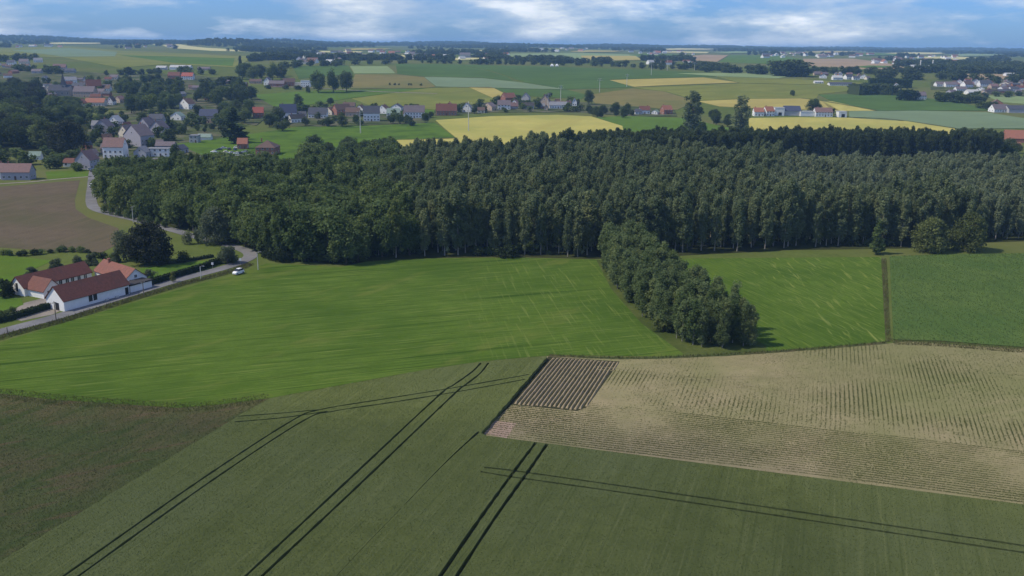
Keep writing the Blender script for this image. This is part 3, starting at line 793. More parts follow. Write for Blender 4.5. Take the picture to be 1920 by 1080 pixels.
def crown_blobs(kind, rg):
    C, Q = [], []
    if kind == 'poplar':          # slender crown of upright plumes on a clear stem, 21 m
        for i in range(40):
            t = (i + rg.uniform(0, 1)) / 40
            z = 5.2 + 15.0 * t
            re = 3.2 * min(1, (t + 0.2) * 2.0) ** 0.8 * (1.04 - t) ** 0.30
            a = rg.uniform(0, 6.283); r = re * rg.uniform(0.2, 0.85)
            s = rg.uniform(0.65, 1.2) * (1.1 - 0.22 * t)
            C.append((r * math.cos(a), r * math.sin(a), z)); Q.append((s, s, s * rg.uniform(1.1, 1.8)))
        for i in range(5):        # stray low branches
            a = rg.uniform(0, 6.283); r = rg.uniform(0.6, 2.2)
            C.append((r * math.cos(a), r * math.sin(a), rg.uniform(2.5, 6))); Q.append((0.7, 0.7, 1.0))
    elif kind == 'broad':         # rounded crown, 14 m
        for i in range(34):
            d = rg.normal(size=3); d /= np.linalg.norm(d); r = rg.uniform(0.5, 0.84)
            C.append((d[0] * 5.0 * r, d[1] * 5.0 * r, 6.9 + d[2] * 6.0 * r)); s = rg.uniform(1.3, 2.3); Q.append((s, s, s * 0.9))
    elif kind == 'tall':          # high narrow village tree or poplar, 30 m
        for i in range(44):
            t = (i + rg.uniform(0, 1)) / 44; z = 3 + 25 * t
            re = 6.4 * max(0.1, math.sin(math.pi * (0.10 + 0.82 * t))) ** 0.6
            a = rg.uniform(0, 6.283); r = re * rg.uniform(0.25, 0.75); s = rg.uniform(1.5, 2.7) * (1.1 - 0.4 * t)
            C.append((r * math.cos(a), r * math.sin(a), z)); Q.append((s, s, s * 1.25))
    elif kind == 'willow':        # wide low dome reaching near the ground, 10 m
        for i in range(30):
            a = rg.uniform(0, 6.283); t = rg.uniform(0.05, 1); r = 5.0 * math.sqrt(1 - (t * 0.92) ** 2) * rg.uniform(0.5, 0.9)
            s = rg.uniform(1.0, 1.9); C.append((r * math.cos(a), r * math.sin(a), 0.8 + 7.6 * t ** 1.25)); Q.append((s, s, s))
    elif kind == 'dome':          # full dome down to the ground, 10 m
        for i in range(70):
            a = rg.uniform(0, 6.283); t = (i + 0.5) / 70; r = 5.0 * math.sqrt(max(0.02, 1 - (t * 1.5 - 0.5) ** 2)) * (rg.uniform(0.72, 0.95) if i % 3 else rg.uniform(0.2, 0.6))
            s = rg.uniform(1.0, 1.6); C.append((r * math.cos(a), r * math.sin(a), 0.9 + 7.9 * t)); Q.append((s, s, s))
    elif kind == 'young':         # slim young tree, 12 m
        for i in range(24):
            t = (i + rg.uniform(0, 1)) / 24; z = 1.6 + 9.6 * t
            re = 2.2 * min(1, (t + 0.25) * 1.9) ** 0.8 * (1.04 - t) ** 0.5
            a = rg.uniform(0, 6.283); r = re * rg.uniform(0.25, 0.8); s = rg.uniform(0.6, 1.05)
            C.append((r * math.cos(a), r * math.sin(a), z)); Q.append((s, s, s * 1.2))
    elif kind == 'conifer':       # spruce, 18 m
        for i in range(40):
            t = (i + rg.uniform(0, 1)) / 40; z = 1.5 + 16 * t; re = 5.2 * (1.02 - t) ** 0.9
            a = rg.uniform(0, 6.283); r = re * rg.uniform(0.3, 0.85); s = 0.6 + 0.9 * (1 - t)
            C.append((r * math.cos(a), r * math.sin(a), z)); Q.append((s * 1.2, s * 1.2, s * 0.55))
    elif kind == 'cypress':       # column, 18 m
        for i in range(30):
            t = (i + rg.uniform(0, 1)) / 30; z = 0.8 + 16.8 * t; re = 2.0 * min(1, t * 3 + 0.3) * (1.03 - t) ** 0.4
            a = rg.uniform(0, 6.283); r = re * rg.uniform(0.2, 0.7); s = rg.uniform(0.7, 1.1)
            C.append((r * math.cos(a), r * math.sin(a), z)); Q.append((s, s, s * 1.5))
    elif kind == 'shrub':         # 3 m bush
        for i in range(12):
            a = rg.uniform(0, 6.283); t = rg.uniform(0, 1); r = 1.7 * math.sqrt(1 - t * t * 0.9) * rg.uniform(0.3, 0.85)
            s = rg.uniform(0.5, 0.9); C.append((r * math.cos(a), r * math.sin(a), 0.45 + 1.9 * t)); Q.append((s, s, s * 0.9))
    return np.array(C), np.array(Q)
SPEC = dict(poplar=(21, 4200, 0.31, 0.20), broad=(14, 4200, 0.35, 0.32), tall=(30, 3400, 0.62, 0.5), willow=(10, 4200, 0.34, 0.45), dome=(10, 8500, 0.27, 0.5),
            young=(12, 2600, 0.20, 0.10), conifer=(18, 2000, 0.50, 0.28), cypress=(18, 1600, 0.42, 0.2), shrub=(3, 700, 0.20, 0.08))
def stem_mesh(kind, C, rg, nm):
    h, _, _, r0 = SPEC[kind]
    mb = MB(); top = h * 0.86
    pts = [(0, 0, -0.3)]; x = y = 0.0
    for i in range(1, 7):
        x += rg.normal() * 0.02 * h / 6; y += rg.normal() * 0.02 * h / 6; pts.append((x, y, top * i / 6))
    mb.tube(pts, [r0 * 1.25] + [r0 * (1 - 0.86 * i / 6) for i in range(1, 7)], 6)
    for i in rg.choice(len(C), min(7, len(C)), replace=False):
        c = C[i]; zb = max(0.12 * h, min(top * 0.92, c[2] - 0.16 * h * rg.uniform(0.5, 1)))
        k = min(5, int(zb / top * 6)); f = zb / top * 6 - k
        b0 = Vector(pts[k]).lerp(Vector(pts[k + 1]), f)
        mid = b0.lerp(Vector(c), 0.5) + Vector((0, 0, 0.02 * h))
        mb.tube([b0, mid, c], [r0 * 0.36, r0 * 0.24, r0 * 0.08], 4, cap=False)
    return mb
TPL = {}
def template(kind, var):
    key = (kind, var)
    if key not in TPL:
        rg = np.random.default_rng(100 * sorted(SPEC).index(kind) + var)
        C, Q = crown_blobs(kind, rg)
        h, n, s, r0 = SPEC[kind]
        v = leaf_quads(C, Q, n, s, rg, vert=1.2 if kind in ('poplar', 'young', 'tall') else 0.0)
        crown = np_mesh(kind + '_crown', v, np.arange(len(v)).reshape(-1, 4), [L_pop])
        mb = stem_mesh(kind, C, rg, kind)
        TPL[key] = (crown, mb.mesh(kind + '_trunk', [M_bark if kind in ('poplar', 'young') else M_bark2]), v, mb)
    return TPL[key]
def joined(kind, var):
    """trunk and crown in one mesh, for copies too small to show their parts"""
    key = (kind, var, 'j')
    if key not in TPL:
        crown, trunk, v, mb = template(kind, var)
        nf = len(v) // 4; b = len(v)
        me = py_mesh(kind + '_whole', list(map(tuple, v)) + mb.v, [tuple(range(4 * i, 4 * i + 4)) for i in range(nf)] + [[i + b for i in q] for q in mb.f],
                     [L_pop, M_bark if kind in ('poplar', 'young') else M_bark2], [0] * nf + [1] * len(mb.f))
        TPL[key] = me
    return TPL[key]
def far_tpl(var):
    """light tree for the far distance, 12 m"""
    key = ('far', var)
    if key not in TPL:
        rg = np.random.default_rng(900 + var)
        C, Q = crown_blobs('broad', rg); C = C[:16] * 0.86; Q = Q[:16] * 1.05
        v = leaf_quads(C, Q, 420, 0.85, rg, shell=0.8)
        mb = MB(); mb.tube([(0, 0, -0.5), (0, 0, 4), (0.2, 0.1, 8)], [0.35, 0.28, 0.1], 5, 1)
        nf = len(v) // 4; b = len(v)
        TPL[key] = py_mesh('far_tree', list(map(tuple, v)) + mb.v, [tuple(range(4 * i, 4 * i + 4)) for i in range(nf)] + [[i + b for i in q] for q in mb.f],
                           [L_round, M_bark2], [0] * nf + [1] * len(mb.f))
    return TPL[key]
NV = dict(dome=2, poplar=6, broad=6, tall=2, willow=3, young=5, conifer=1, cypress=1, shrub=4)
def tree(name, p, h, kind, lm, label, group=None, wide=1.0, var=None, parts=True, cat='tree', sink=0.1):
    var = rnd.randrange(NV[kind]) if var is None else var
    s = h / SPEC[kind][0]
    loc = (p[0], p[1], H(p[0], p[1]) - sink)
    rz = rnd.uniform(0, 6.283)
    if parts:
        crown, trunk, _, _ = template(kind, var)
        o = empty(name, loc, rz, (s * wide, s * wide, s))
        obj('crown', crown, o, mats=[lm]); obj('trunk', trunk, o)
    else:
        o = obj(name, joined(kind, var), None, loc, rz, (s * wide, s * wide, s), mats=[lm])
    return tag(o, label, cat, group)
def ftree(p, h, label, group, lm=None, wide=1.0, name='far_tree'):
    s = h / 12.0
    o = obj(name, far_tpl(rnd.randrange(5)), None, (p[0], p[1], H(p[0], p[1]) - 0.2), rnd.uniform(0, 6.28), (s * wide, s * wide, s), mats=[lm] if lm else None)
    return tag(o, label, 'tree', group)

# ---- the dense wood
front_px = [(192, 345), (192, 380), (205, 397), (262, 409), (345, 431), (425, 450), (480, 470), (520, 488), (580, 492), (650, 495), (700, 486), (800, 481), (960, 479),
            (1110, 483), (1270, 477), (1480, 466), (1640, 464), (1700, 463), (1850, 452), (1990, 447), (2150, 443)]
back_px = [(2150, 345), (1930, 345), (1500, 340), (1110, 318), (900, 318), (700, 322), (520, 332), (350, 338), (205, 333)]
front_g = [g(*p) for p in front_px]
wood_g = front_g + [g(*p) for p in back_px]
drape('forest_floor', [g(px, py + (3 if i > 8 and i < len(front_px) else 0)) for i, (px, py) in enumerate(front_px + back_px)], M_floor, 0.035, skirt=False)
def seg_dist(p, line):
    b = 1e9
    for a, c in zip(line, line[1:]):
        a2, c2 = Vector(a[:2]), Vector(c[:2]); d = c2 - a2
        t = max(0, min(1, (p - a2).dot(d) / d.length_squared)); b = min(b, (p - a2 - d * t).length)
    return b
def scatter(poly, sp, seed, jitter=0.33):
    rr = random.Random(seed)
    P = np.array([(p[0], p[1]) for p in poly]); x0, y0 = P.min(0); x1, y1 = P.max(0)
    out = []; j = 0; y = y0
    while y < y1:
        x = x0 + (sp / 2 if j % 2 else 0)
        while x < x1:
            q = (x + rr.uniform(-jitter, jitter) * sp, y + rr.uniform(-jitter, jitter) * sp)
            if inpoly(q[0], q[1], poly): out.append(Vector(q))
            x += sp
        y += sp * 0.866; j += 1
    return out
pts = [p for p in scatter(wood_g, 5.7, 4) if abs(p.x) < p.y * 0.66 + 30]
def pixx(p): return 960 + F_PX * p.x / (p.y * math.cos(PITCH) + CAM_H * math.sin(PITCH))
dfront = [seg_dist(p, front_g) for p in pts]
order = sorted(range(len(pts)), key=lambda i: dfront[i] + 0.03 * pts[i].y + 0.0 * pts[i].x)
in_view = [i for i in order if -20 < pixx(pts[i]) < 1940]
indiv = set(in_view[:290])
rest = []
def wood_kind(p, df):
    x = pixx(p); nz = mnoise.noise(Vector((p.x * 0.02, p.y * 0.02, 1.0)))
    if x < 760 + 90 * nz: kind = 'mix'
    elif x > 1430 + 120 * nz and p.y > 395 + 60 * nz: kind = 'pale'
    else: kind = 'pop'
    return kind
for i, p in enumerate(pts):
    kd = wood_kind(p, dfront[i])
    back = max(0.0, min(1.0, (p.y - 400) / 150))
    nz = mnoise.noise(Vector((p.x * 0.03, p.y * 0.03, 7.0)))
    h = 19.2 + 3.2 * nz + rnd.gauss(0, 2.2)
    x = pixx(p)
    if kd == 'mix': h = 16.8 + 3.5 * nz + rnd.gauss(0, 2.2) - 3.5 * back * (1 if x < 560 else 0.4)
    if kd == 'pale': h = 17.5 + 1.5 * nz + rnd.gauss(0, 1.2)
    if x < 300: h *= 0.86
    lm = {'mix': L_mix, 'pale': L_pale, 'pop': L_pop}[kd]
    if i in indiv:
        if kd == 'mix':
            ku = 'broad' if rnd.random() < 0.62 else 'poplar'
            lab = 'leafy tree in the front ranks of the wood near the bending road'
        else:
            ku = 'poplar'
            lab = 'slender poplar with pale bare stem at the front edge of the dense wood'
        tree('poplar_tree' if ku == 'poplar' else 'round_tree', p, h, ku, lm, lab if ku == 'poplar' or kd != 'mix' else 'round crowned tree in the front ranks of the wood near the bending road',
             {'mix': 'front trees of the wood by the road', }.get(kd, 'front poplars of the wood') if ku == 'poplar' else 'round front trees of the wood by the road', wide=rnd.uniform(0.9, 1.2))
    else:
        rest.append((p.x, p.y, h, {'mix': 0 if rnd.random() < 0.35 else 1, 'pop': 2, 'pale': 3}[kd]))
# second, darker belt behind the wood
belt = [g(*p) for p in [(1035, 302), (1120, 290), (1500, 284), (1700, 285), (1872, 290), (1872, 298), (1500, 293), (1050, 312)]]
for p in scatter(belt, 4.6, 9):
    rest.append((p.x, p.y, 17.5 + rnd.gauss(0, 1.3) + 1.5 * mnoise.noise(Vector((p.x * 0.05, 0, 0))), 4))
for px_, d_, h_ in [(1062, 600, 24), (1050, 597, 22), (870, 590, 19), (880, 592, 17), (806, 585, 17), (960, 580, 19), (985, 585, 18), (1130, 620, 21), (1100, 612, 19)]:
    q = at(px_, d_); rest.append((q.x, q.y, h_, 4))

HID = bpy.data.collections.new('tree_sources')           # not linked to the scene: sources for the instances only
def src(kind, var, lm, nm):
    o = bpy.data.objects.new(nm, joined(kind, var)); HID.objects.link(o)
    o.material_slots[0].link = 'OBJECT'; o.material_slots[0].material = lm
    return o
def instancer(name, data, sources, label, cat, nominal):
    """one object that sets a copy of one of the sources on each of its points; data rows are x, y, z, scale, index, width"""
    coll = bpy.data.collections.new(name + '_sources')
    names = []
    for k, (me, lm) in enumerate(sources):
        o = bpy.data.objects.new('%s_%02d' % (name, k), me); coll.objects.link(o)
        if lm: o.material_slots[0].link = 'OBJECT'; o.material_slots[0].material = lm
    D = np.array(data, float)
    me = bpy.data.meshes.new(name); me.vertices.add(len(D)); me.vertices.foreach_set('co', D[:, :3].astype(np.float32).ravel())
    a = me.attributes.new('sc', 'FLOAT_VECTOR', 'POINT'); a.data.foreach_set('vector', np.stack([D[:, 3] * D[:, 5], D[:, 3] * D[:, 5], D[:, 3]], 1).astype(np.float32).ravel())
    a = me.attributes.new('idx', 'INT', 'POINT'); a.data.foreach_set('value', D[:, 4].astype(np.int32))
    a = me.attributes.new('rz', 'FLOAT_VECTOR', 'POINT'); rz = np.zeros((len(D), 3)); rz[:, 2] = rng.uniform(0, 6.283, len(D)); a.data.foreach_set('vector', rz.astype(np.float32).ravel())
    ng = bpy.data.node_groups.new(name + '_nodes', 'GeometryNodeTree')
    ng.interface.new_socket('Geometry', in_out='INPUT', socket_type='NodeSocketGeometry')
    ng.interface.new_socket('Geometry', in_out='OUTPUT', socket_type='NodeSocketGeometry')
    gi, go = ng.nodes.new('NodeGroupInput'), ng.nodes.new('NodeGroupOutput')
    iop = ng.nodes.new('GeometryNodeInstanceOnPoints'); ci = ng.nodes.new('GeometryNodeCollectionInfo')
    ci.inputs['Collection'].default_value = coll; ci.inputs['Separate Children'].default_value = True; ci.inputs['Reset Children'].default_value = True
    def attr(nm, ty):
        n = ng.nodes.new('GeometryNodeInputNamedAttribute'); n.data_type = ty; n.inputs['Name'].default_value = nm
        return [s for s in n.outputs if s.enabled and s.name == 'Attribute'][0]
    ng.links.new(gi.outputs[0], iop.inputs['Points']); ng.links.new(ci.outputs[0], iop.inputs['Instance'])
    iop.inputs['Pick Instance'].default_value = True
    ng.links.new(attr('idx', 'INT'), iop.inputs['Instance Index'])
    e2r = ng.nodes.new('FunctionNodeEulerToRotation'); ng.links.new(attr('rz', 'FLOAT_VECTOR'), e2r.inputs[0]); ng.links.new(e2r.outputs[0], iop.inputs['Rotation'])
    ng.links.new(attr('sc', 'FLOAT_VECTOR'), iop.inputs['Scale'])
    ng.links.new(iop.outputs[0], go.inputs[0])
    o = obj(name, me)
    md = o.modifiers.new('set trees', 'NODES'); md.node_group = ng
    return tag(o, label, cat, kind='stuff')
sources, first = [], {}
for t, (kind, nv, lm) in enumerate([('poplar', 6, L_mix), ('broad', 6, L_mix), ('poplar', 6, L_pop), ('poplar', 6, L_pale), ('poplar', 6, L_dark)]):
    first[t] = (len(sources), nv, SPEC[kind][0])
    sources += [(joined(kind, v), lm) for v in range(nv)]
data = []
for x, y, h, t in rest:
    b, nv, nom = first[t]
    data.append((x, y, H(x, y) - 0.1, h / nom, b + rnd.randrange(nv), rnd.uniform(0.9, 1.2) * (1.15 if t == 4 else 1)))
instancer('dense_wood', data, sources, 'dense dark wood of poplars and mixed trees behind the meadows', 'wood', 21)

# undergrowth along the front edge of the wood
for i in range(70):
    k = rnd.uniform(7.0, len(front_g) - 4); a = int(k); q = front_g[a].lerp(front_g[a + 1], k - a)
    q = q + Vector((rnd.uniform(-2, 2), rnd.uniform(1, 7), 0))
    tree('shrub', q, rnd.uniform(1.6, 4.2), 'shrub', L_dark if rnd.random() < 0.6 else L_mix, 'dark shrub in the undergrowth along the front edge of the wood', 'undergrowth shrubs of the wood', wide=rnd.uniform(0.9, 1.5), parts=False, cat='shrub')
# ---- strip of young trees between the two meadows
strip_g = [g(*p) for p in [(1126, 494), (1182, 490), (1222, 512), (1284, 564), (1354, 606), (1412, 640), (1406, 652), (1290, 655), (1212, 603), (1156, 542)]]
drape('strip_floor', [g(*p) for p in [(1118, 488), (1202, 487), (1232, 513), (1294, 564), (1366, 612), (1436, 648), (1436, 662), (1290, 670), (1203, 607), (1146, 542)]], M_verge, 0.07, skirt=False)
for p in scatter(strip_g, 3.3, 31):
    h = 11.0 + 3.4 * min(1, max(0, (p.y - 230) / 80)) + rnd.gauss(0, 0.9)
    dark = rnd.random() < 0.12
    tree('young_tree', p, h, 'young', L_mix if dark else L_strip, 'young green tree in the narrow strip between the two mown meadows', 'young trees of the strip', wide=rnd.uniform(0.95, 1.35))
for px_, py_, h_, lab in [(1187, 548, 4.5, 'dark round bush on the left flank of the strip of young trees'), (1243, 622, 4.2, 'bright green bush at the lower left of the strip of young trees')]:
    tree('bush', g(px_, py_), h_, 'shrub', L_mix if h_ > 4.3 else L_olive, lab, cat='bush', wide=1.3)

# ---- single trees near the farm and along the wood
def one(px_, py_, hp, wp, kind, lm, label, name='broadleaf_tree', cat='tree', group=None, parts=True):
    p = g(px_, py_); mp = mpp(p); h = hp * mp
    base_w = dict(dome=12.6, poplar=7.4, broad=12.6, tall=11.5, willow=12.2, young=5.4, conifer=10.5, cypress=4.6, shrub=4.4)[kind]
    s = h / SPEC[kind][0]
    return tree(name, p, h, kind, lm, label, group, wide=wp * mp / (base_w * s), parts=parts, cat=cat)
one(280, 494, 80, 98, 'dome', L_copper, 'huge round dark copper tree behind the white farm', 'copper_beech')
one(232, 488, 62, 46, 'broad', L_grey, 'loose grey green tree at the left side of the huge dark tree', 'grey_tree')
one(408, 456, 68, 74, 'dome', L_grey, 'large grey leaved willow at the wood edge above the road bend', 'willow_tree')
one(446, 440, 40, 40, 'broad', L_mix, 'rounded green tree between the grey willow and the tall poplars')
one(427, 494, 34, 46, 'willow', L_grey, 'round grey green willow bush on the inner side of the road bend', 'willow_bush', 'bush')
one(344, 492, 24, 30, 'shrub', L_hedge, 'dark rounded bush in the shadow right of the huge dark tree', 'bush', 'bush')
one(352, 458, 28, 24, 'shrub', L_grey, 'pale bush left of the grey willow, nearer the road', 'bush', 'bush')
one(371, 456, 30, 26, 'shrub', L_grey, 'pale bush touching the left side of the grey willow', 'bush', 'bush')
one(1742, 471, 66, 80, 'dome', L_olive, 'left one of the two olive round willows before the wood', 'willow_tree')
one(1812, 470, 72, 76, 'dome', L_olive, 'right one of the two olive round willows before the wood', 'willow_tree')
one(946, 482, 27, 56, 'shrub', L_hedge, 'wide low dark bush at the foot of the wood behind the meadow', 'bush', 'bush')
one(1642, 476, 66, 36, 'conifer', L_mix, 'conical green tree at the wood edge left of the olive willows', 'conical_tree')
one(10, 556, 38, 44, 'willow', L_hedge, 'dark round bush at the left picture edge beside the farm', 'bush', 'bush')
for i, (x, y, hp, wp, lab) in enumerate([(58, 518, 20, 34, 'leftmost pollard willow behind the long farm barn'), (106, 505, 23, 34, 'pollard willow behind the middle of the long farm barn'),
                                        (146, 500, 22, 26, 'pollard willow behind the right end of the long farm barn'), (172, 497, 25, 30, 'pollard willow left of the orange roofed farm wing'),
                                        (216, 492, 22, 26, 'pollard willow behind the orange roofed farm wing')]):
    one(x, y, hp, wp, 'willow', L_grey, lab, 'pollard_willow', 'tree')
for i in range(16):
    x = -10 + i * 14.5 + rnd.uniform(-4, 4); y = 476 + 4 * math.sin(i * 0.5) + (6 if i > 12 else 0)
    one(x, y, rnd.uniform(8, 14), rnd.uniform(16, 26), 'shrub', L_hedge if rnd.random() < 0.6 else L_mix, 'low bush in the hedge row below the ploughed field', 'hedge_bush', 'bush', 'bushes of the hedge row', parts=False)
one(325, 529, 22, 16, 'young', L_olive, 'small yellowish garden tree on the lawn beside the road hedge', 'garden_tree')
one(283, 522, 20, 30, 'shrub', L_grey, 'grey green bush between the farm gable and the lawn', 'bush', 'bush')
for i, (x, y) in enumerate([(14, 590), (0, 592), (22, 586)]):
    one(x, y, 12, 22, 'shrub', L_mix, 'garden shrub at the left edge beside the farm yard', 'garden_shrub', 'shrub', 'shrubs by the farm yard', parts=False)
for i in range(10):
    x = 492 + i * 8.5; y = 478 + 10 * math.sin(i * 0.4) + i * 1.0
    one(x, y, rnd.uniform(16, 26), rnd.uniform(18, 26), 'shrub', L_hedge, 'dark bush between the road bend and the meadow mound', 'bush', 'bush', 'bushes by the road bend', parts=False)
for i in range(9):
    x = 196 + i * 14 + rnd.uniform(-3, 3); y = 402 + i * 3.4
    one(x, y - 3, rnd.uniform(12, 20), rnd.uniform(14, 22), 'shrub', L_mix, 'bush at the foot of the wood along the country road', 'bush', 'bush', 'bushes along the country road', parts=False)

# ================================================================ BUILDINGS
ROOF = dict(farmred=tilemat('farm_tiles', (0.225, 0.088, 0.062), (0.165, 0.080, 0.062)), red=tilemat('red_tiles', (0.165, 0.064, 0.046), (0.110, 0.058, 0.046)), orange=tilemat('orange_tiles', (0.33, 0.135, 0.085), (0.25, 0.12, 0.085)),
            brown=tilemat('brown_tiles', (0.135, 0.085, 0.066), (0.10, 0.075, 0.06)), slate=tilemat('slate', (0.070, 0.076, 0.098), (0.09, 0.092, 0.10)),
            blue=tilemat('blue_slate', (0.060, 0.072, 0.125), (0.075, 0.08, 0.11)), lilac=tilemat('faded_tiles', (0.165, 0.135, 0.145), (0.125, 0.108, 0.115)),
            rose=tilemat('rose_tiles', (0.215, 0.130, 0.118), (0.165, 0.115, 0.108)), grey=tilemat('grey_sheet', (0.24, 0.245, 0.26), (0.19, 0.19, 0.20)),
            pale=tilemat('pale_sheet', (0.46, 0.47, 0.46), (0.36, 0.36, 0.35)), dark=tilemat('dark_tiles', (0.052, 0.046, 0.046), (0.075, 0.07, 0.065)),
            scarlet=tilemat('new_red_tiles', (0.37, 0.105, 0.075), (0.31, 0.10, 0.075)), green=tilemat('green_sheet', (0.22, 0.30, 0.25), (0.20, 0.25, 0.20)))
WALL = dict(white=pmat('white_wash', (0.74, 0.74, 0.72), 0.8, 0.06, 0.7, weather=(0.60, 0.59, 0.55)), brick=pmat('red_brick', (0.28, 0.125, 0.085), 0.85, 0.25, 2.5),
            cream=pmat('cream_render', (0.62, 0.56, 0.45), 0.8, 0.08, 0.7), tan=pmat('tan_brick', (0.44, 0.34, 0.25), 0.85, 0.15, 1.5),
            grey=pmat('grey_render', (0.38, 0.38, 0.39), 0.8, 0.1, 0.8), lilac=pmat('lilac_render', (0.34, 0.33, 0.37), 0.8, 0.08, 0.8),
            dark=pmat('dark_board', (0.075, 0.07, 0.068), 0.8, 0.2, 1.5), stone=pmat('church_stone', (0.30, 0.275, 0.25), 0.85, 0.2, 0.8))
M_glass = pmat('window_glass', (0.022, 0.028, 0.036), 0.12, 0.3, 0.5, 0.6)
M_frame = pmat('white_frame', (0.72, 0.72, 0.70), 0.5, 0.05)
M_door = pmat('door_paint', (0.10, 0.06, 0.04), 0.5, 0.15)
M_doorblk = pmat('opening_shade', (0.018, 0.018, 0.019), 0.9, 0.2)  # near-black, the shade inside open doorways put into the colour
M_brickch = pmat('chimney_brick', (0.24, 0.11, 0.08), 0.85, 0.2, 2.0)
M_metal = pmat('galvanised', (0.34, 0.35, 0.36), 0.45, 0.12, 1.0, 0.5, 0.6)
M_wood = pmat('weathered_wood', (0.16, 0.125, 0.095), 0.85, 0.25, 2.0)
M_conc = pmat('pale_concrete', (0.52, 0.51, 0.47), 0.85, 0.12, 1.0)

_b = MB(); _b.box(-0.5, 0.5, -0.03, 0.05, 0, 1); WIN_PANE = _b.mesh('window', [M_glass])
_b = MB()
for x0, x1, z0, z1 in ((-0.58, -0.5, -0.06, 1.06), (0.5, 0.58, -0.06, 1.06), (-0.5, 0.5, 1.0, 1.07), (-0.5, 0.5, -0.09, 0.0), (-0.035, 0.035, 0, 1.0)):
    _b.box(x0, x1, -0.06, 0.03, z0, z1)
WIN_FRAME = _b.mesh('window_frame', [M_frame])
_b = MB(); _b.box(-0.5, 0.5, -0.04, 0.05, 0, 1); DOOR = _b.mesh('door', [M_door]); OPENING_PANEL = _b.mesh('dark_door', [M_doorblk])
_b = MB(); _b.box(-0.35, 0.35, -0.35, 0.35, 0, 1); _b.box(-0.42, 0.42, -0.42, 0.42, 1.0, 1.12); CHIM = _b.mesh('chimney', [M_brickch])

def wall_mesh(L, W, e, r, mt):
    """house body with gables on the short sides"""
    x, y = L / 2, W / 2
    v = [(-x, -y, -0.6), (x, -y, -0.6), (x, y, -0.6), (-x, y, -0.6), (-x, -y, e), (x, -y, e), (x, y, e), (-x, y, e), (-x, 0, e + r), (x, 0, e + r)]
    f = [(0, 1, 5, 4), (2, 3, 7, 6), (1, 2, 6, 9, 5), (3, 0, 4, 8, 7), (4, 5, 9, 8), (6, 7, 8, 9)]
    return py_mesh('wall', v, f, [mt])
def gable_roof(L, W, e, r, mt, ov=0.35, th=0.22):
    x, y = L / 2 + ov, W / 2 + ov
    dz = r * ov / (W / 2)
    v = []
    for t in (0.03, th):
        v += [(-x, -y, e - dz + t), (x, -y, e - dz + t), (x, 0, e + r + t), (-x, 0, e + r + t), (x, y, e - dz + t), (-x, y, e - dz + t)]
    f = [(6, 7, 8, 9), (9, 8, 10, 11), (3, 2, 1, 0), (5, 4, 2, 3), (0, 1, 7, 6), (4, 5, 11, 10), (1, 2, 8, 7), (2, 4, 10, 8), (5, 3, 9, 11), (3, 0, 6, 9)]
    return py_mesh('roof', v, f, [mt])
def hip_roof(L, W, e, r, mt, ov=0.4):
    x, y = L / 2 + ov, W / 2 + ov; k = max(0.0, x - y)
    v = [(-x, -y, e), (x, -y, e), (x, y, e), (-x, y, e), (-x, -y, e + .15), (x, -y, e + .15), (x, y, e + .15), (-x, y, e + .15), (-k - 0.05, 0, e + r), (k + 0.05, 0, e + r)]
    f = [(3, 2, 1, 0), (0, 1, 5, 4), (1, 2, 6, 5), (2, 3, 7, 6), (3, 0, 4, 7), (4, 5, 9, 8), (5, 6, 9), (6, 7, 8, 9), (7, 4, 8)]
    return py_mesh('roof', v, f, [mt])
def put_window(parent, x, y, z, w, h, rz):
    o = obj('window', WIN_PANE, parent, (x, y, z), rz, (w, 1, h)); obj('window_frame', WIN_FRAME, o)
def build_house(name, loc, rz, L, W, e, r, roof, wall, label, cat='house', form='gable', detail=True, group=None, chimney=True, big_door=False, blind=False):
    o = empty(name, loc, rz)
    if form == 'flat':
        mb = MB(); mb.box(-L / 2, L / 2, -W / 2, W / 2, -0.6, e); obj('wall', mb.mesh('wall', [WALL[wall]]), o)
        mb = MB(); mb.box(-L / 2 - .25, L / 2 + .25, -W / 2 - .25, W / 2 + .25, e + 0.01, e + 0.45); rf = obj('roof', mb.mesh('roof', [ROOF[roof]]), o)
    else:
        if form == 'hip':
            mb = MB(); mb.box(-L / 2, L / 2, -W / 2, W / 2, -0.6, e); obj('wall', mb.mesh('wall', [WALL[wall]]), o)
            rf = obj('roof', hip_roof(L, W, e + 0.01, r, ROOF[roof]), o)
        else:
            obj('wall', wall_mesh(L, W, e, r, WALL[wall]), o)
            rf = obj('roof', gable_roof(L, W, e, r, ROOF[roof]), o)
    if chimney and form != 'flat':
        obj('chimney', CHIM, rf, (L * rnd.choice((-0.32, 0.3)), W * 0.06, e + r * 0.72), 0, (1, 1, r * 0.28 + 0.9))
    if detail and not blind:
        n = max(2, int(L / 2.9)); wz = 1.0
        dk = n // 2
        for s in (-1, 1):
            if s == 1 and abs(rz) < 0.5: continue     # far side is never seen
            for st in range(1 if e < 4.6 else 2):
                for k in range(n):
                    x = (k + 0.5) / n * L - L / 2
                    if st == 0 and k == dk and s == -1:
                        obj('door', DOOR, o, (x, s * (W / 2 + 0.02), 0), 0 if s < 0 else math.pi, (1.1, 1, 2.15)); continue
                    put_window(o, x, s * (W / 2 + 0.02), wz + st * 2.7, 1.15, 1.25, 0 if s < 0 else math.pi)
        for s in (-1, 1):
            for k in (-0.22, 0.22):
                put_window(o, s * (L / 2 + 0.02), k * W, wz, 1.05, 1.25, s * math.pi / 2)
            if form == 'gable' and r > 2.2: put_window(o, s * (L / 2 + 0.02), 0, e + r * 0.2, 1.0, 1.1, s * math.pi / 2)
    if big_door:
        obj('door', OPENING_PANEL, o, (L * 0.05, -W / 2 - 0.03, 0), 0, (3.6, 1, min(e * 0.82, 3.4)))  # black panel stands for the shade inside the opening
    return tag(o, label, cat, group)
NEARH = []
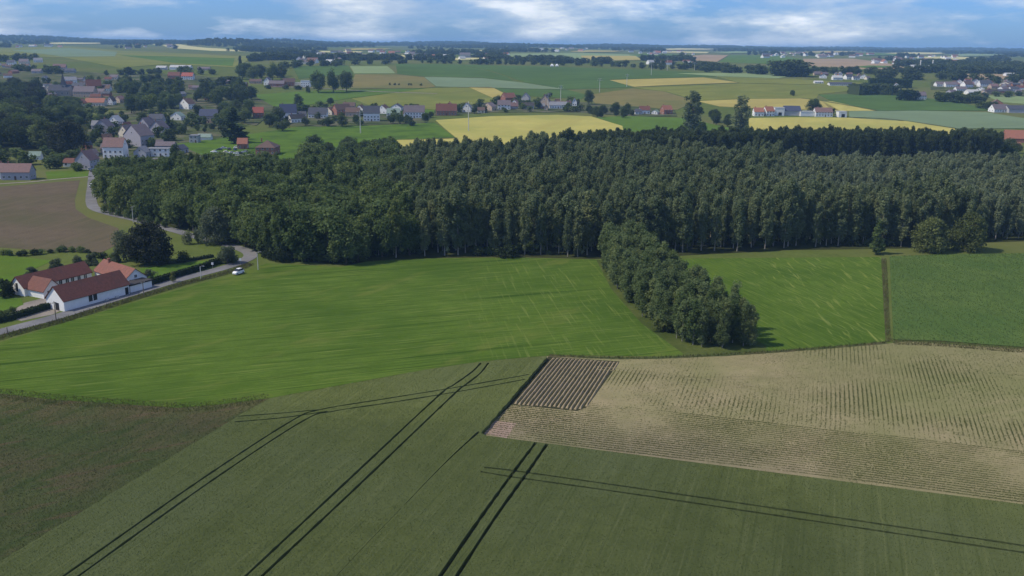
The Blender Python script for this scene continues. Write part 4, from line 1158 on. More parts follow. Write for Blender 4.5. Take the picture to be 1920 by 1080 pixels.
def house(px_, py_, wp, hp, rot, depth, roof, wall, label, form='gable', wall_frac=0.52, name='house', cat='house', **kw):
    """front foot of the house at the pixel, px width and height over all"""
    p = g(px_, py_); mp = mpp(p); wm, hm = wp * mp, hp * mp
    a = R(rot)
    if abs(math.sin(a)) < 0.72: L, W = max(3.5, wm / max(0.75, abs(math.cos(a)))), depth
    else: L, W = depth, max(3.5, wm / max(0.75, abs(math.sin(a))))
    half = 0.5 * (abs(math.sin(a)) * L + abs(math.cos(a)) * W)
    loc = Vector((p.x * (1 + half / p.y), p.y + half, 0)); loc.z = H(loc.x, loc.y)
    e = max(2.3, hm * wall_frac); r = max(1.0, hm - e)
    if form == 'flat': e = hm
    NEARH.append((loc.x, loc.y, max(L, W) * 0.55))
    return build_house(name, loc, a, L, W, e, r, roof, wall, label, cat, form, **kw)

# ---- the white farm by the road
def pt2(px_, py_): q = g(px_, py_); return Vector((q.x, q.y))
A1, A2 = pt2(121.5, 584.5), pt2(243, 551)
da = (A2 - A1).normalized(); na = Vector((-da.y, da.x)); ra = math.atan2(da.y, da.x)
def farm_wing(name, label, c, L, W, e, r, roof, rz, wall='white', **kw):
    return build_house(name, (c.x, c.y, 0.05), rz, L, W, e, r, roof, wall, label, 'farm building', **kw)
LA = (A2 - A1).length; WA = 7.6
cA = A1 + da * LA / 2 + na * WA / 2
oA = farm_wing('farm_barn', 'white barn with dark red roof standing along the road', cA, LA, WA, 3.1, 3.7, 'red', ra, detail=False, chimney=False)
mb = MB(); mb.box(-0.5, 0.5, -0.05, 0.04, 0, 1); BIGWIN = mb.mesh('large_window', [M_glass])
w_ = obj('window', BIGWIN, oA, (-LA * 0.5 + LA * 0.425, -WA / 2 - 0.02, 0.9), 0, (LA * 0.13, 1, 1.9)); obj('window_frame', WIN_FRAME, w_)
obj('door', OPENING_PANEL, oA, (LA * 0.46, -WA / 2 - 0.02, 0), 0, (1.2, 1, 2.2))
obj('door', OPENING_PANEL, oA, (-LA / 2 - 0.03, -WA * 0.1, 0), -math.pi / 2, (1.6, 1, 2.2))
for k in (0.62, 0.78):
    mb = MB(); mb.box(-0.5, 0.5, -0.25, 0.25, 0, 0.55); obj('planter', mb.mesh('planter', [M_conc]), oA, (-LA / 2 + LA * k, -WA / 2 - 0.5, 0), 0, (1, 1, 1))
def ridge(p0, p1, z):
    """ground line under a ridge seen between two pixels at height z"""
    q0, q1 = g(*p0, zoff=z), g(*p1, zoff=z); q0, q1 = Vector((q0.x, q0.y)), Vector((q1.x, q1.y))
    return (q0 + q1) / 2, (q1 - q0).length, math.atan2(q1.y - q0.y, q1.x - q0.x)
B1, B2 = pt2(47, 556), pt2(172, 524.5)
LB = (B2 - B1).dot(da); WB = 6.6; rB = ra
cB = B1 + da * LB / 2 + na * WB / 2
oB = farm_wing('farm_barn', 'long white barn with red roof at the back of the farm yard', cB, LB, WB, 2.6, 3.0, 'red', rB, detail=False, chimney=False)
for k in (0.52, 0.62, 0.70, 0.80, 0.90):
    put_window(oB, -LB / 2 + LB * k, -WB / 2 - 0.02, 1.0, 1.1, 1.3, 0)
obj('door', OPENING_PANEL, oB, (-LB / 2 - 0.03, 0, 1.1), -math.pi / 2, (0.9, 1, 2.6))
LC, WC = 8.0, 6.0
cC = B1 + da * (LB * 0.17) - na * (LC / 2 - 0.6)
oC = farm_wing('farm_shed', 'low tiled cart shed jutting from the long barn into the farm yard', cC, LC, WC, 2.3, 3.0, 'red', ra + math.pi / 2, detail=False, chimney=False)
obj('door', OPENING_PANEL, oC, (-LC / 2 - 0.03, 0, 0), -math.pi / 2, (3.4, 1, 2.1))  # open front of the shed, its inner shade drawn as a black panel
cD, LD, rD = ridge((253, 506), (196, 488), 5.4); WD = 7.4
oD = farm_wing('farm_house', 'farmhouse wing with orange tiled roof and white gable at the right of the farm', cD, LD, WD, 2.6, 3.0, 'farmred', rD, detail=False)
for k in (-0.22, 0.2): put_window(oD, -LD / 2 - 0.02, k * WD, 1.0, 1.1, 1.4, -math.pi / 2)
put_window(oD, -LD / 2 - 0.02, 0, 2.9, 0.8, 0.9, -math.pi / 2)
for k in (-0.3, 0.0, 0.3): put_window(oD, k * LD, -WD / 2 - 0.02, 1.0, 1.1, 1.4, 0)
cE = A2 + da * 5.0 + na * 2.6
LE = 8.2
oE = build_house('farm_annex', (cE.x, cE.y, 0.05), ra, LE, 4.2, 2.1, 1.0, 'dark', 'white', 'low white annex with dark flat roof at the right end of the roadside barn', 'farm building', 'flat', detail=False)

# ---- village houses, read from left to right and near to far
house(36, 338, 52, 29, 4, 8.5, 'rose', 'lilac', 'long house with rose brown roof by the lane at the left edge', name='long_house')
house(-2, 336, 22, 28, 4, 8.5, 'rose', 'white', 'rose roofed house cut by the left picture edge beside the lane')
house(165, 318, 30, 34, 82, 10, 'rose', 'lilac', 'house with steep rose lilac roof at the end of the country road')
house(134, 313, 22, 15, 0, 6, 'red', 'white', 'low red roofed shed left of the house at the road end', name='shed', cat='shed', chimney=False)
house(68, 300, 22, 15, 0, 4, 'green', 'white', 'pale green garden pavilion in front of the dark trees at left', name='garden_pavilion', cat='pavilion', chimney=False, blind=True)
house(218, 297, 38, 37, 0, 9, 'rose', 'white', 'white house with brown roof and tall windows beside the road mouth', wall_frac=0.58)
house(197, 252, 28, 27, 86, 11, 'lilac', 'lilac', 'pale lilac gable house behind the brown roofed white house')
house(183, 244, 17, 17, 0, 6, 'grey', 'grey', 'small grey shed house touching the lilac gable house on its left', name='shed', cat='shed', chimney=False)
house(218, 240, 22, 22, 80, 9, 'pale', 'white', 'pale cream house behind and right of the lilac gable house')
house(262, 276, 42, 40, 60, 12, 'lilac', 'lilac', 'large house with big faded lilac roof in the middle of the near hamlet')
house(240, 262, 22, 26, 64, 9, 'lilac', 'cream', 'cream fronted house left of the large faded lilac roof')
house(277, 250, 24, 28, 70, 10, 'lilac', 'lilac', 'tall gabled house behind the large faded lilac roof')
house(300, 254, 26, 26, 76, 10, 'lilac', 'lilac', 'greyish gable house right of the tall gabled house of the hamlet')
house(295, 232, 26, 17, 0, 9, 'slate', 'grey', 'slate roofed house topmost in the near hamlet')
house(268, 296, 24, 20, 85, 8, 'grey', 'grey', 'grey gabled shed at the wood edge below the near hamlet', name='shed', cat='shed', chimney=False)
house(300, 294, 40, 14, 2, 8, 'grey', 'white', 'long low grey workshop behind the wood right of the hamlet', name='workshop', cat='workshop', chimney=False, form='flat')
house(312, 281, 34, 14, 4, 8, 'lilac', 'lilac', 'low lilac roofed outbuilding between hamlet and glasshouse', name='outbuilding', cat='outbuilding', chimney=False)
house(338, 288, 20, 15, 70, 8, 'slate', 'grey', 'small dark gabled shed left of the parked cars', name='shed', cat='shed', chimney=False)
house(366, 268, 16, 13, 0, 7, 'grey', 'grey', 'grey box shed left of the pale green glasshouse', name='shed', cat='shed', form='flat', chimney=False)
house(385, 263, 24, 11, 0, 6, 'green', 'white', 'pale green glasshouse in the gardens above the parked cars', name='glasshouse', cat='glasshouse', chimney=False, blind=True)
house(456, 280, 18, 20, 5, 6, 'orange', 'brick', 'small shed with bright orange roof beside the dark spruce', name='shed', cat='shed', chimney=False)
house(503, 291, 36, 26, 0, 15, 'brown', 'brick', 'square brick house with pyramid roof behind the wood', form='hip')
house(394, 231, 34, 25, 0, 9, 'blue', 'tan', 'tan brick house with long blue slate roof and a row of windows', wall_frac=0.55)
house(352, 206, 22, 20, 62, 10, 'brown', 'white', 'white gabled house with brown roof behind the blue slate house')
house(334, 226, 22, 15, 78, 8, 'green', 'white', 'small house with greenish roof and white gable left of the blue slate house')
house(428, 222, 16, 16, 70, 8, 'brown', 'tan', 'tan gabled house half hidden right of the blue slate house')
house(485, 222, 19, 20, 10, 7, 'scarlet', 'brick', 'house with glaring scarlet roof among dark trees')
house(541, 228, 28, 31, 20, 10, 'blue', 'white', 'tall white house with blue slate roof right of the scarlet roof')
house(557, 231, 24, 15, 40, 8, 'dark', 'white', 'low dark roofed house in front of the tall white blue roofed house')
house(597, 222, 34, 19, 0, 10, 'slate', 'white', 'white house with broad dark slate roof facing the meadow', wall_frac=0.42)
house(620, 216, 16, 14, 60, 8, 'brown', 'cream', 'small cream house between slate roof and brown roofs')
house(641, 217, 24, 20, 40, 10, 'brown', 'brick', 'brown roofed house, left one of two in the row above the bushes')
house(662, 219, 26, 16, 0, 10, 'brown', 'tan', 'brown roofed tan house, right one of two in the row above the bushes')
house(655, 206, 22, 13, 0, 9, 'brown', 'tan', 'brown roofed house behind the row above the bushes')
house(677, 212, 15, 14, 70, 8, 'brown', 'white', 'narrow white fronted house left of the white modern house')
house(697, 228, 30, 28, 8, 10, 'slate', 'white', 'white modern house with slate roof and big windows by the meadow pylon', wall_frac=0.55)
house(720, 214, 18, 16, 70, 9, 'brown', 'white', 'brown roofed gable house just right of the white modern house')
house(738, 222, 24, 18, 0, 8, 'green', 'white', 'house with dull green roof half hidden by two round bushes')
house(745, 208, 20, 12, 75, 8, 'slate', 'white', 'white gabled house behind the dull green roof')
house(777, 222, 38, 23, 4, 10, 'lilac', 'white', 'long white house with lilac brown roof at the right end of the row', wall_frac=0.5)
house(837, 217, 38, 21, 6, 11, 'red', 'brick', 'long brick house with red brown roof at the left corner of the barley', wall_frac=0.42)
house(843, 203, 12, 10, 80, 7, 'orange', 'brick', 'small orange gable peeping above the long brick house')
house(876, 211, 16, 17, 78, 8, 'grey', 'white', 'white gable house behind the tall pylon in the barley')
house(902, 212, 14, 10, 0, 6, 'brown', 'cream', 'low cream shed in the gardens above the barley', name='shed', cat='shed', chimney=False)
house(918, 208, 18, 14, 50, 8, 'lilac', 'tan', 'tan house with lilac roof left of the big farmstead')
house(945, 206, 24, 17, 0, 9, 'lilac', 'white', 'house with lilac roof and white gable in front of the orange brick house')
house(953, 197, 20, 21, 40, 9, 'orange', 'brick', 'tall brick house with orange roof highest in the farmstead', wall_frac=0.6)
house(966, 200, 12, 12, 70, 7, 'rose', 'white', 'small rose roofed gable stuck to the right of the tall brick house')
house(986, 191, 14, 15, 75, 8, 'grey', 'grey', 'grey gable house standing alone behind the farmstead')
house(990, 205, 22, 12, 0, 9, 'dark', 'grey', 'dark low barn in the middle of the farmstead', name='barn', cat='barn', chimney=False)
house(1022, 203, 17, 24, 78, 10, 'rose', 'tan', 'tall pale gable house in front of the thin pole')
house(1046, 204, 34, 12, 2, 10, 'grey', 'white', 'long grey roofed hall right of the tall pale gable house', name='hall', cat='hall', chimney=False)
house(1077, 199, 9, 14, 85, 7, 'grey', 'white', 'small bright white gable among the trees right of the hall')
house(1208, 214, 19, 14, 0, 9, 'red', 'white', 'white house with red roof left of the orange brick house by the grass')
house(1196, 215, 12, 10, 0, 7, 'slate', 'white', 'low slate shed at the end of the tree row', name='shed', cat='shed', chimney=False)
house(1249, 215, 17, 16, 20, 9, 'orange', 'brick', 'orange brick house left of the two giant poplars')
house(1229, 215, 10, 8, 60, 7, 'green', 'white', 'tiny greenish gable between the red and the orange house', name='shed', cat='shed', chimney=False)
house(1421, 218, 18, 15, 0, 10, 'orange', 'white', 'white house with orange roof, leftmost of the farm row on the barley')
house(1440, 218, 16, 17, 14, 10, 'orange', 'white', 'second orange roofed white house in the farm row on the barley')
house(1459, 217, 18, 14, 0, 10, 'pale', 'white', 'white box shaped barn between orange roofs and dark blue barn', form='flat', name='barn', cat='barn', big_door=True, blind=True)
house(1483, 217, 30, 17, 0, 14, 'blue', 'grey', 'big dark blue barn in the farm row on the barley', name='barn', cat='barn', chimney=False, blind=True, wall_frac=0.5)
house(1511, 218, 26, 8, 0, 10, 'pale', 'white', 'long low white shed right of the dark blue barn', name='shed', cat='shed', chimney=False, form='flat', blind=True)
house(1542, 219, 32, 16, 0, 10, 'rose', 'white', 'white house with pink tiled roof before the tree clump')
house(1577, 220, 15, 10, 0, 9, 'pale', 'white', 'white hangar with dark doorway at the right end of the farm row', name='hangar', cat='hangar', chimney=False, form='flat', big_door=True, blind=True)
house(1905, 268, 46, 22, -8, 14, 'orange', 'brick', 'big barn with orange red roof at the right picture edge', name='barn', cat='barn', chimney=False, blind=True, wall_frac=0.35)
house(1900, 277, 20, 9, 0, 8, 'orange', 'cream', 'small orange roofed shed below the big barn at the right edge', name='shed', cat='shed', chimney=False)
house(1872, 211, 30, 14, 6, 12, 'lilac', 'white', 'farmhouse with lilac brown roof at the right end of the grey green field', wall_frac=0.4)
house(1902, 212, 34, 13, 0, 14, 'slate', 'grey', 'wide slate roofed barn at the right edge beyond the grey green field', name='barn', cat='barn', chimney=False, blind=True)
house(1868, 200, 18, 12, 70, 10, 'rose', 'brick', 'brick gable house behind the farmhouse at the right end of the grey green field')
house(1725, 187, 17, 14, 0, 10, 'lilac', 'white', 'lone house with lilac roof in the dark green field at right')
house(1708, 184, 9, 12, 80, 8, 'grey', 'tan', 'narrow tan gable house left of the lone lilac roofed house')
house(1680, 167, 11, 10, 80, 8, 'grey', 'white', 'white gable between the dark hedge and the conifers at right')
# church and the old village around it
def church(px_, py_):
    p = g(px_, py_); mp = mpp(p)
    o = empty('church', (p.x, p.y, p.z), R(8))
    L, W, e, r = 52 * mp * 0.75, 11.0, 7.0, 6.5
    obj('nave', wall_mesh(L, W, e, r, WALL['stone']), o, (0, W / 2, 0))
    obj('roof', gable_roof(L, W, e, r, ROOF['slate']), o, (0, W / 2, 0))
    for k in range(4): put_window(o, -L / 2 + L * (k + 0.5) / 4, -0.02, 2.0, 1.2, 3.2, 0)
    t = MB(); t.box(-2.4, 2.4, -2.4, 2.4, -0.5, 13.5); tw = obj('tower', t.mesh('tower', [WALL['stone']]), o, (L * 0.16, W / 2, 0))
    for a, (x, y) in ((0, (0, -2.42)), (-math.pi / 2, (-2.42, 0))): obj('belfry_window', WIN_PANE, tw, (x, y, 10), a, (1.2, 1, 2.2))
    s = MB(); s.add([(-2.7, -2.7, 13.5), (2.7, -2.7, 13.5), (2.7, 2.7, 13.5), (-2.7, 2.7, 13.5), (0, 0, 27.5)], [(0, 1, 4), (1, 2, 4), (2, 3, 4), (3, 0, 4), (3, 2, 1, 0)])
    s.tube([(0, 0, 27.2), (0, 0, 29.2)], 0.12, 5)
    obj('spire', s.mesh('spire', [ROOF['slate']]), o, (L * 0.16, W / 2, 0))
    tag(o, 'village church with pointed slate spire above the dark trees', 'church')
church(112, 181)
house(96, 180, 20, 20, 84, 12, 'green', 'cream', 'gable house with pale bargeboards left of the church')
house(161, 183, 38, 20, 0, 12, 'lilac', 'tan', 'broad building with faded lilac roof right of the church')
house(177, 173, 22, 22, 30, 10, 'red', 'brick', 'dark red gabled house behind the broad lilac roof')
house(150, 168, 24, 12, 0, 10, 'slate', 'brick', 'long slate roofed row house right of the church spire')
house(132, 157, 22, 12, 20, 9, 'grey', 'white', 'grey roofed house directly behind the church spire')
house(181, 200, 36, 15, 0, 10, 'orange', 'cream', 'low house with long orange roof below the old village', wall_frac=0.5)
house(154, 202, 14, 15, 84, 8, 'orange', 'cream', 'cream gabled annex left of the long orange roof')
house(210, 198, 11, 16, 84, 8, 'brown', 'white', 'slim white gable house right of the long orange roof')
house(226, 194, 13, 13, 60, 8, 'rose', 'tan', 'tan house with rose roof right of the slim white gable')
house(113, 133, 22, 12, 10, 9, 'rose', 'lilac', 'pink gabled house behind the church at the far village edge')
house(130, 137, 22, 8, 0, 9, 'slate', 'grey', 'low slate roof right of the pink gabled house')
house(85, 153, 9, 10, 84, 8, 'grey', 'white', 'small white gable beside the big dark tree left of the church')
house(70, 138, 18, 8, 0, 8, 'lilac', 'grey', 'low grey house among hedges above the dark trees at left')
house(46, 121, 17, 10, 0, 9, 'lilac', 'cream', 'cream house on the far slope, middle of three at upper left')
house(22, 122, 14, 9, 0, 9, 'slate', 'white', 'white house on the far slope, left of three at upper left')
house(72, 117, 14, 8, 20, 9, 'grey', 'white', 'white house on the far slope, right of three at upper left')
house(200, 172, 16, 11, 0, 9, 'brown', 'white', 'brown roofed house at the right end of the old village')
house(215, 150, 14, 9, 0, 9, 'lilac', 'cream', 'cream house between the old village and the tree belt')
house(328, 149, 22, 13, 0, 10, 'red', 'brick', 'dark red roofed house in the trees left of the pink red house')
house(353, 150, 21, 13, 0, 10, 'scarlet', 'white', 'white house with pinkish red roof in the upper left trees')
house(340, 131, 38, 8, 0, 16, 'pale', 'white', 'long pale farm shed below the olive field at left', name='farm_shed', cat='shed', chimney=False, blind=True)
house(304, 131, 18, 7, 0, 12, 'pale', 'grey', 'shorter pale shed left of the long pale farm shed', name='farm_shed', cat='shed', chimney=False, blind=True)
house(383, 132, 22, 6, 0, 10, 'lilac', 'tan', 'low tan shed right of the long pale farm shed', name='farm_shed', cat='shed', chimney=False, blind=True)
house(503, 160, 12, 14, 84, 10, 'lilac', 'white', 'house with bright white gable in the upper hamlet')
house(520, 163, 28, 11, 0, 10, 'lilac', 'brick', 'brown house with lilac roof right of the bright white gable')
house(542, 162, 20, 14, 20, 10, 'brown', 'brick', 'brick house left of the white modern villa')
house(574, 163, 17, 11, 0, 9, 'pale', 'white', 'white flat roofed modern villa left of three tall trees', form='flat')
house(560, 162, 12, 6, 0, 7, 'pale', 'cream', 'low cream garage left of the modern villa', form='flat', name='garage', cat='garage', chimney=False)
house(448, 165, 14, 7, 0, 8, 'brown', 'cream', 'small cream house below the dark grove')
house(428, 158, 20, 9, 0, 9, 'lilac', 'brick', 'brick house with lilac roof left of the dark grove')
house(480, 157, 22, 8, 0, 9, 'brown', 'tan', 'tan house under the trees of the upper hamlet')
# right hand villages
for x, y, w, hh, rot, dp, rf, wl_, lab in [
    (1543, 147, 12, 8, 80, 9, 'slate', 'white', 'white gable house at the left end of the hamlet on the far slope'),
    (1569, 150, 18, 8, 0, 10, 'pale', 'white', 'white house with flat pale roof in the hamlet on the far slope'),
    (1590, 149, 14, 9, 20, 9, 'slate', 'white', 'slate roofed white house beside the flat pale one on the far slope'),
    (1604, 150, 12, 7, 0, 9, 'slate', 'white', 'small slate roofed house second from the right end of the slope hamlet'),
    (1619, 148, 12, 8, 70, 9, 'lilac', 'white', 'lilac roofed house at the right end of the slope hamlet'),
    (1575, 161, 44, 6, 0, 12, 'slate', 'white', 'long low building with dark roof and many openings below the slope hamlet'),
    (1534, 157, 16, 5, 0, 9, 'pale', 'white', 'low white shed left of the long low building on the slope'),
    (1764, 163, 22, 9, 0, 11, 'lilac', 'white', 'left house of the white long row at the edge of the right village'),
    (1781, 164, 22, 10, 0, 11, 'lilac', 'white', 'right house of the white long row at the edge of the right village'),
    (1798, 160, 14, 10, 70, 10, 'lilac', 'white', 'first gable house of the crowded right village'),
    (1812, 165, 18, 12, 20, 10, 'brown', 'white', 'brown roofed house in the crowded right village'),
    (1800, 172, 20, 9, 0, 10, 'lilac', 'white', 'lilac roofed house left of the bright white hall'),
    (1821, 178, 20, 9, 0, 14, 'pale', 'white', 'bright white hall at the near edge of the right village'),
    (1829, 160, 12, 11, 75, 10, 'slate', 'white', 'slate gable house behind the bright white hall'),
    (1845, 164, 22, 13, 0, 11, 'slate', 'white', 'large white house with slate roof and dormer gable in the right village'),
    (1856, 177, 28, 8, 0, 10, 'dark', 'tan', 'long dark roofed house right of the bright white hall'),
    (1838, 171, 12, 7, 60, 9, 'pale', 'white', 'small pale roofed house squeezed behind the long dark roof'),
    (1862, 167, 16, 9, 10, 9, 'rose', 'tan', 'rose roofed house right of the large slate house'),
    (1880, 172, 16, 9, 30, 9, 'lilac', 'white', 'lilac roofed house second from the right edge in the right village'),
    (1900, 172, 16, 9, 0, 9, 'slate', 'white', 'slate roofed house rightmost in the right village'),
    (1885, 162, 14, 8, 50, 9, 'brown', 'cream', 'cream house with brown roof at the back of the right village'),
    (1818, 135, 16, 10, 0, 11, 'lilac', 'grey', 'lilac roofed farmhouse on the plateau above the right village'),
    (1842, 136, 26, 6, 0, 11, 'slate', 'grey', 'long slate barn on the plateau above the right village'),
    (1880, 138, 14, 8, 60, 10, 'rose', 'white', 'rose roofed house on the plateau at far right'),
    (1892, 143, 18, 6, 0, 11, 'pale', 'white', 'white shed on the plateau at far right'),
    (1905, 137, 14, 8, 20, 10, 'lilac', 'cream', 'cream house on the plateau at the right edge'),
    (1735, 128, 52, 5, 0, 30, 'pale', 'white', 'very long pale factory hall on the far plateau'),
    (1715, 127, 16, 5, 0, 20, 'pale', 'white', 'short white hall at the left end of the factory'),
    (1750, 133, 24, 4, 0, 16, 'grey', 'grey', 'low grey hall in front of the factory')]:
    house(x, y, w, hh, rot, dp, rf, wl_, lab, detail=y > 140, chimney=y > 144 and w < 26, name='house' if w < 26 else 'hall', cat='house' if w < 26 else 'hall')
for px_, lab in ((1725, 'left one of the two tall pale silos at the factory'), (1748, 'right one of the two tall pale silos at the factory')):
    p = g(px_, 129); mp = mpp(p); s = MB(); s.tube([(0, 0, -1), (0, 0, 15 * mp)], 1.2 * mp, 10); s.tube([(0, 0, 15 * mp), (0, 0, 16 * mp)], [1.2 * mp, 0.4 * mp], 10)
    tag(obj('silo', s.mesh('silo', [M_conc]), None, p), lab, 'silo')
for gp, n_, lab, grp, nm in [([(160, 298), (330, 294), (320, 240), (240, 222), (175, 236)], 12, 'small shed squeezed between the houses of the near hamlet', 'sheds of the hamlet', 'shed'),
                         ([(80, 186), (210, 190), (215, 150), (90, 150)], 22, 'small house in the tight cluster of old village roofs', 'old village roofs', 'village_house'),
                         ([(-10, 150), (80, 140), (80, 118), (-10, 122)], 9, 'small house in the hedges of the far left slope', 'houses of the far left slope', 'village_house'),
                         ([(290, 200), (480, 196), (480, 160), (290, 156)], 10, 'small roof half hidden in the upper village trees', 'roofs in the upper village trees', 'village_house'),
                         ([(520, 224), (800, 218), (800, 206), (520, 210)], 10, 'small outbuilding of the row of houses above the green meadow', 'outbuildings of the house row', 'outbuilding'),
                         ([(880, 210), (1080, 206), (1070, 194), (890, 200)], 9, 'small outbuilding of the farmstead above the barley', 'outbuildings of the farmstead', 'outbuilding'),
                         ([(1780, 178), (1925, 180), (1925, 152), (1785, 152)], 34, 'small house packed into the crowded right village', 'small houses of the right village', 'village_house'),
                         ([(1530, 150), (1630, 150), (1630, 141), (1530, 141)], 8, 'small house of the hamlet on the far slope', 'small houses of the slope hamlet', 'village_house')]:
    poly = [g(*q) for q in gp]; P_ = np.array([(q.x, q.y) for q in poly]); k_ = 0
    for _ in range(5000):
        if k_ >= n_: break
        q = (rnd.uniform(P_[:, 0].min(), P_[:, 0].max()), rnd.uniform(P_[:, 1].min(), P_[:, 1].max()))
        sz = rnd.uniform(5.5, 10) if nm == 'village_house' else rnd.uniform(3.5, 6.5)
        if inpoly(q[0], q[1], poly) and all((q[0] - a_) ** 2 + (q[1] - b_) ** 2 > (c_ + sz * 0.5 + 0.5) ** 2 for a_, b_, c_ in NEARH):
            k_ += 1; NEARH.append((q[0], q[1], sz * 0.62))
            build_house(nm, (q[0], q[1], H(*q)), R(rnd.choice((0, 6, -8, 70, 85, 30))), sz * rnd.uniform(1.1, 1.5), sz * 0.85, rnd.uniform(2.4, 3.6), rnd.uniform(1.8, 3.6),
                        rnd.choice(('lilac', 'lilac', 'brown', 'slate', 'rose', 'grey', 'red')), rnd.choice(('white', 'cream', 'tan', 'brick', 'lilac')), lab, 'shed' if 'shed' in nm or 'out' in nm else 'house', detail=False, group=grp, chimney=nm == 'village_house')
# white tents below the tree row
for px_, lab in ((1035, 'left one of the two small white pointed tents'), (1044, 'right one of the two small white pointed tents')):
    p = g(px_, 124.5); mp = mpp(p); w, h = 3.2 * mp, 5.0 * mp; s = MB()
    o = empty('tent', p); s.add([(-w, -w, 0), (w, -w, 0), (w, w, 0), (-w, w, 0), (-w, -w, h * .35), (w, -w, h * .35), (w, w, h * .35), (-w, w, h * .35)],
                                [(0, 1, 5, 4), (1, 2, 6, 5), (2, 3, 7, 6), (3, 0, 4, 7)])
    obj('side', s.mesh('tent_side', [M_frame]), o)
    s = MB(); s.add([(-w * 1.08, -w * 1.08, h * .35), (w * 1.08, -w * 1.08, h * .35), (w * 1.08, w * 1.08, h * .35), (-w * 1.08, w * 1.08, h * .35), (0, 0, h)], [(0, 1, 4), (1, 2, 4), (2, 3, 4), (3, 0, 4), (3, 2, 1, 0)])
    obj('canopy', s.mesh('tent_canopy', [M_frame]), o)
    tag(o, lab, 'tent')

# ================================================================ VILLAGE TREES, HEDGES, FAR TREES
def free(p, pad=2.0):
    return all((p[0] - a) ** 2 + (p[1] - b) ** 2 > (c * 0.8 + pad) ** 2 for a, b, c in NEARH)
def grove(pix, sp, h0, h1, mats, kind, label, group, seed, parts=True, name='broadleaf_tree', wide=(0.9, 1.25)):
    for p in scatter([g(*q) for q in pix], sp * 1.62, seed, 0.46):
        if not free(p): continue
        lm_ = rnd.choice(mats)
        tree('dark_tree' if lm_ in (L_dark, L_copper) else name, p, rnd.uniform(h0 * 0.85, h1 * 1.1), kind if isinstance(kind, str) else rnd.choice(kind), lm_, label, group, rnd.uniform(*wide), parts=parts)
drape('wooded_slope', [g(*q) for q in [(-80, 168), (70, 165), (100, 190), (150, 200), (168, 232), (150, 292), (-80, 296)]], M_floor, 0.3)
grove([(-40, 215), (40, 205), (80, 232), (100, 262), (95, 285), (-40, 282)], 9.6, 16, 23, [L_dark, L_dark, L_mix, L_copper], 'broad', 'tall dark tree of the wooded slope at the left edge', 'dark trees of the left slope', 41)
grove([(-40, 178), (60, 172), (84, 190), (70, 206), (-40, 205)], 10, 15, 20, [L_dark, L_dark, L_copper], 'broad', 'dark tree of the left slope below the church', 'dark trees below the church', 42)
grove([(85, 198), (145, 200), (160, 220), (150, 238), (95, 232)], 8, 10, 15, [L_dark, L_mix, L_round], 'broad', 'garden tree between the church and the lilac gable house', 'garden trees below the church', 43)
one(130, 290, 66, 82, 'dome', L_copper, 'very dark broad tree beside the lilac houses of the hamlet', 'copper_beech')
grove([(230, 200), (250, 178), (340, 172), (340, 200), (300, 215), (240, 214)], 13, 11, 17, [L_dark, L_round, L_mix], 'broad', 'tree of the belt between old village and blue slate house', 'village belt trees', 44)
grove([(215, 168), (240, 158), (330, 152), (345, 160), (300, 172), (225, 180)], 15, 11, 16, [L_dark, L_round, L_mix], 'broad', 'tree of the belt behind the old village', 'upper belt trees', 45)
one(283, 209, 40, 34, 'broad', L_lime, 'bright lime green tree in the village belt', 'lime_green_tree')
grove([(360, 196), (375, 175), (470, 170), (475, 198), (420, 200)], 13, 13, 19, [L_dark, L_dark, L_round], 'broad', 'dark tree of the big grove above the blue slate house', 'big grove trees', 46)
grove([(415, 215), (440, 205), (470, 210), (470, 232), (440, 240), (418, 236)], 11, 11, 16, [L_dark, L_mix], 'broad', 'dark tree around the scarlet roof', 'trees around the scarlet roof', 47)
one(440, 268, 66, 58, 'conifer', L_conifer, 'spreading dark spruce above the orange roofed shed', 'spruce_tree')
one(318, 246, 30, 20, 'conifer', L_conifer, 'dark conifer right of the topmost slate roof of the hamlet', 'conifer_tree')
one(372, 222, 30, 22, 'broad', L_dark, 'dark tree standing at the left end of the blue slate house', 'broadleaf_tree')
grove([(330, 240), (420, 236), (420, 252), (335, 250)], 10, 4, 7, [L_round, L_dark], 'broad', 'small garden tree below the blue slate house', 'garden trees below the blue slate house', 48)
grove([(452, 152), (455, 142), (530, 142), (530, 150)], 14, 17, 24, [L_dark, L_mix], 'broad', 'tall tree of the dark grove on the upper slope', 'upper slope grove', 49)
one(451, 130, 24, 9, 'cypress', L_dark, 'single column shaped dark tree on the skyline field at left', 'column_tree')
one(597, 174, 42, 36, 'broad', L_round, 'left one of the three tall trees by the modern villa', 'broadleaf_tree')
one(625, 174, 45, 30, 'broad', L_round, 'middle one of the three tall trees by the modern villa', 'broadleaf_tree')
one(650, 172, 46, 34, 'broad', L_dark, 'right one of the three tall trees by the modern villa', 'broadleaf_tree')
one(578, 174, 13, 12, 'shrub', L_dark, 'dark bush in front of the modern villa', 'bush', 'bush')
one(560, 204, 30, 24, 'broad', L_round, 'lone rounded tree behind the slate roofed row', 'broadleaf_tree')
one(620, 197, 15, 16, 'broad', L_dark, 'small dark round tree on the pasture behind the slate roof', 'broadleaf_tree')
one(630, 117 + 9, 14, 20, 'broad', L_dark, 'dark tree at the corner of the pale green field', 'broadleaf_tree')
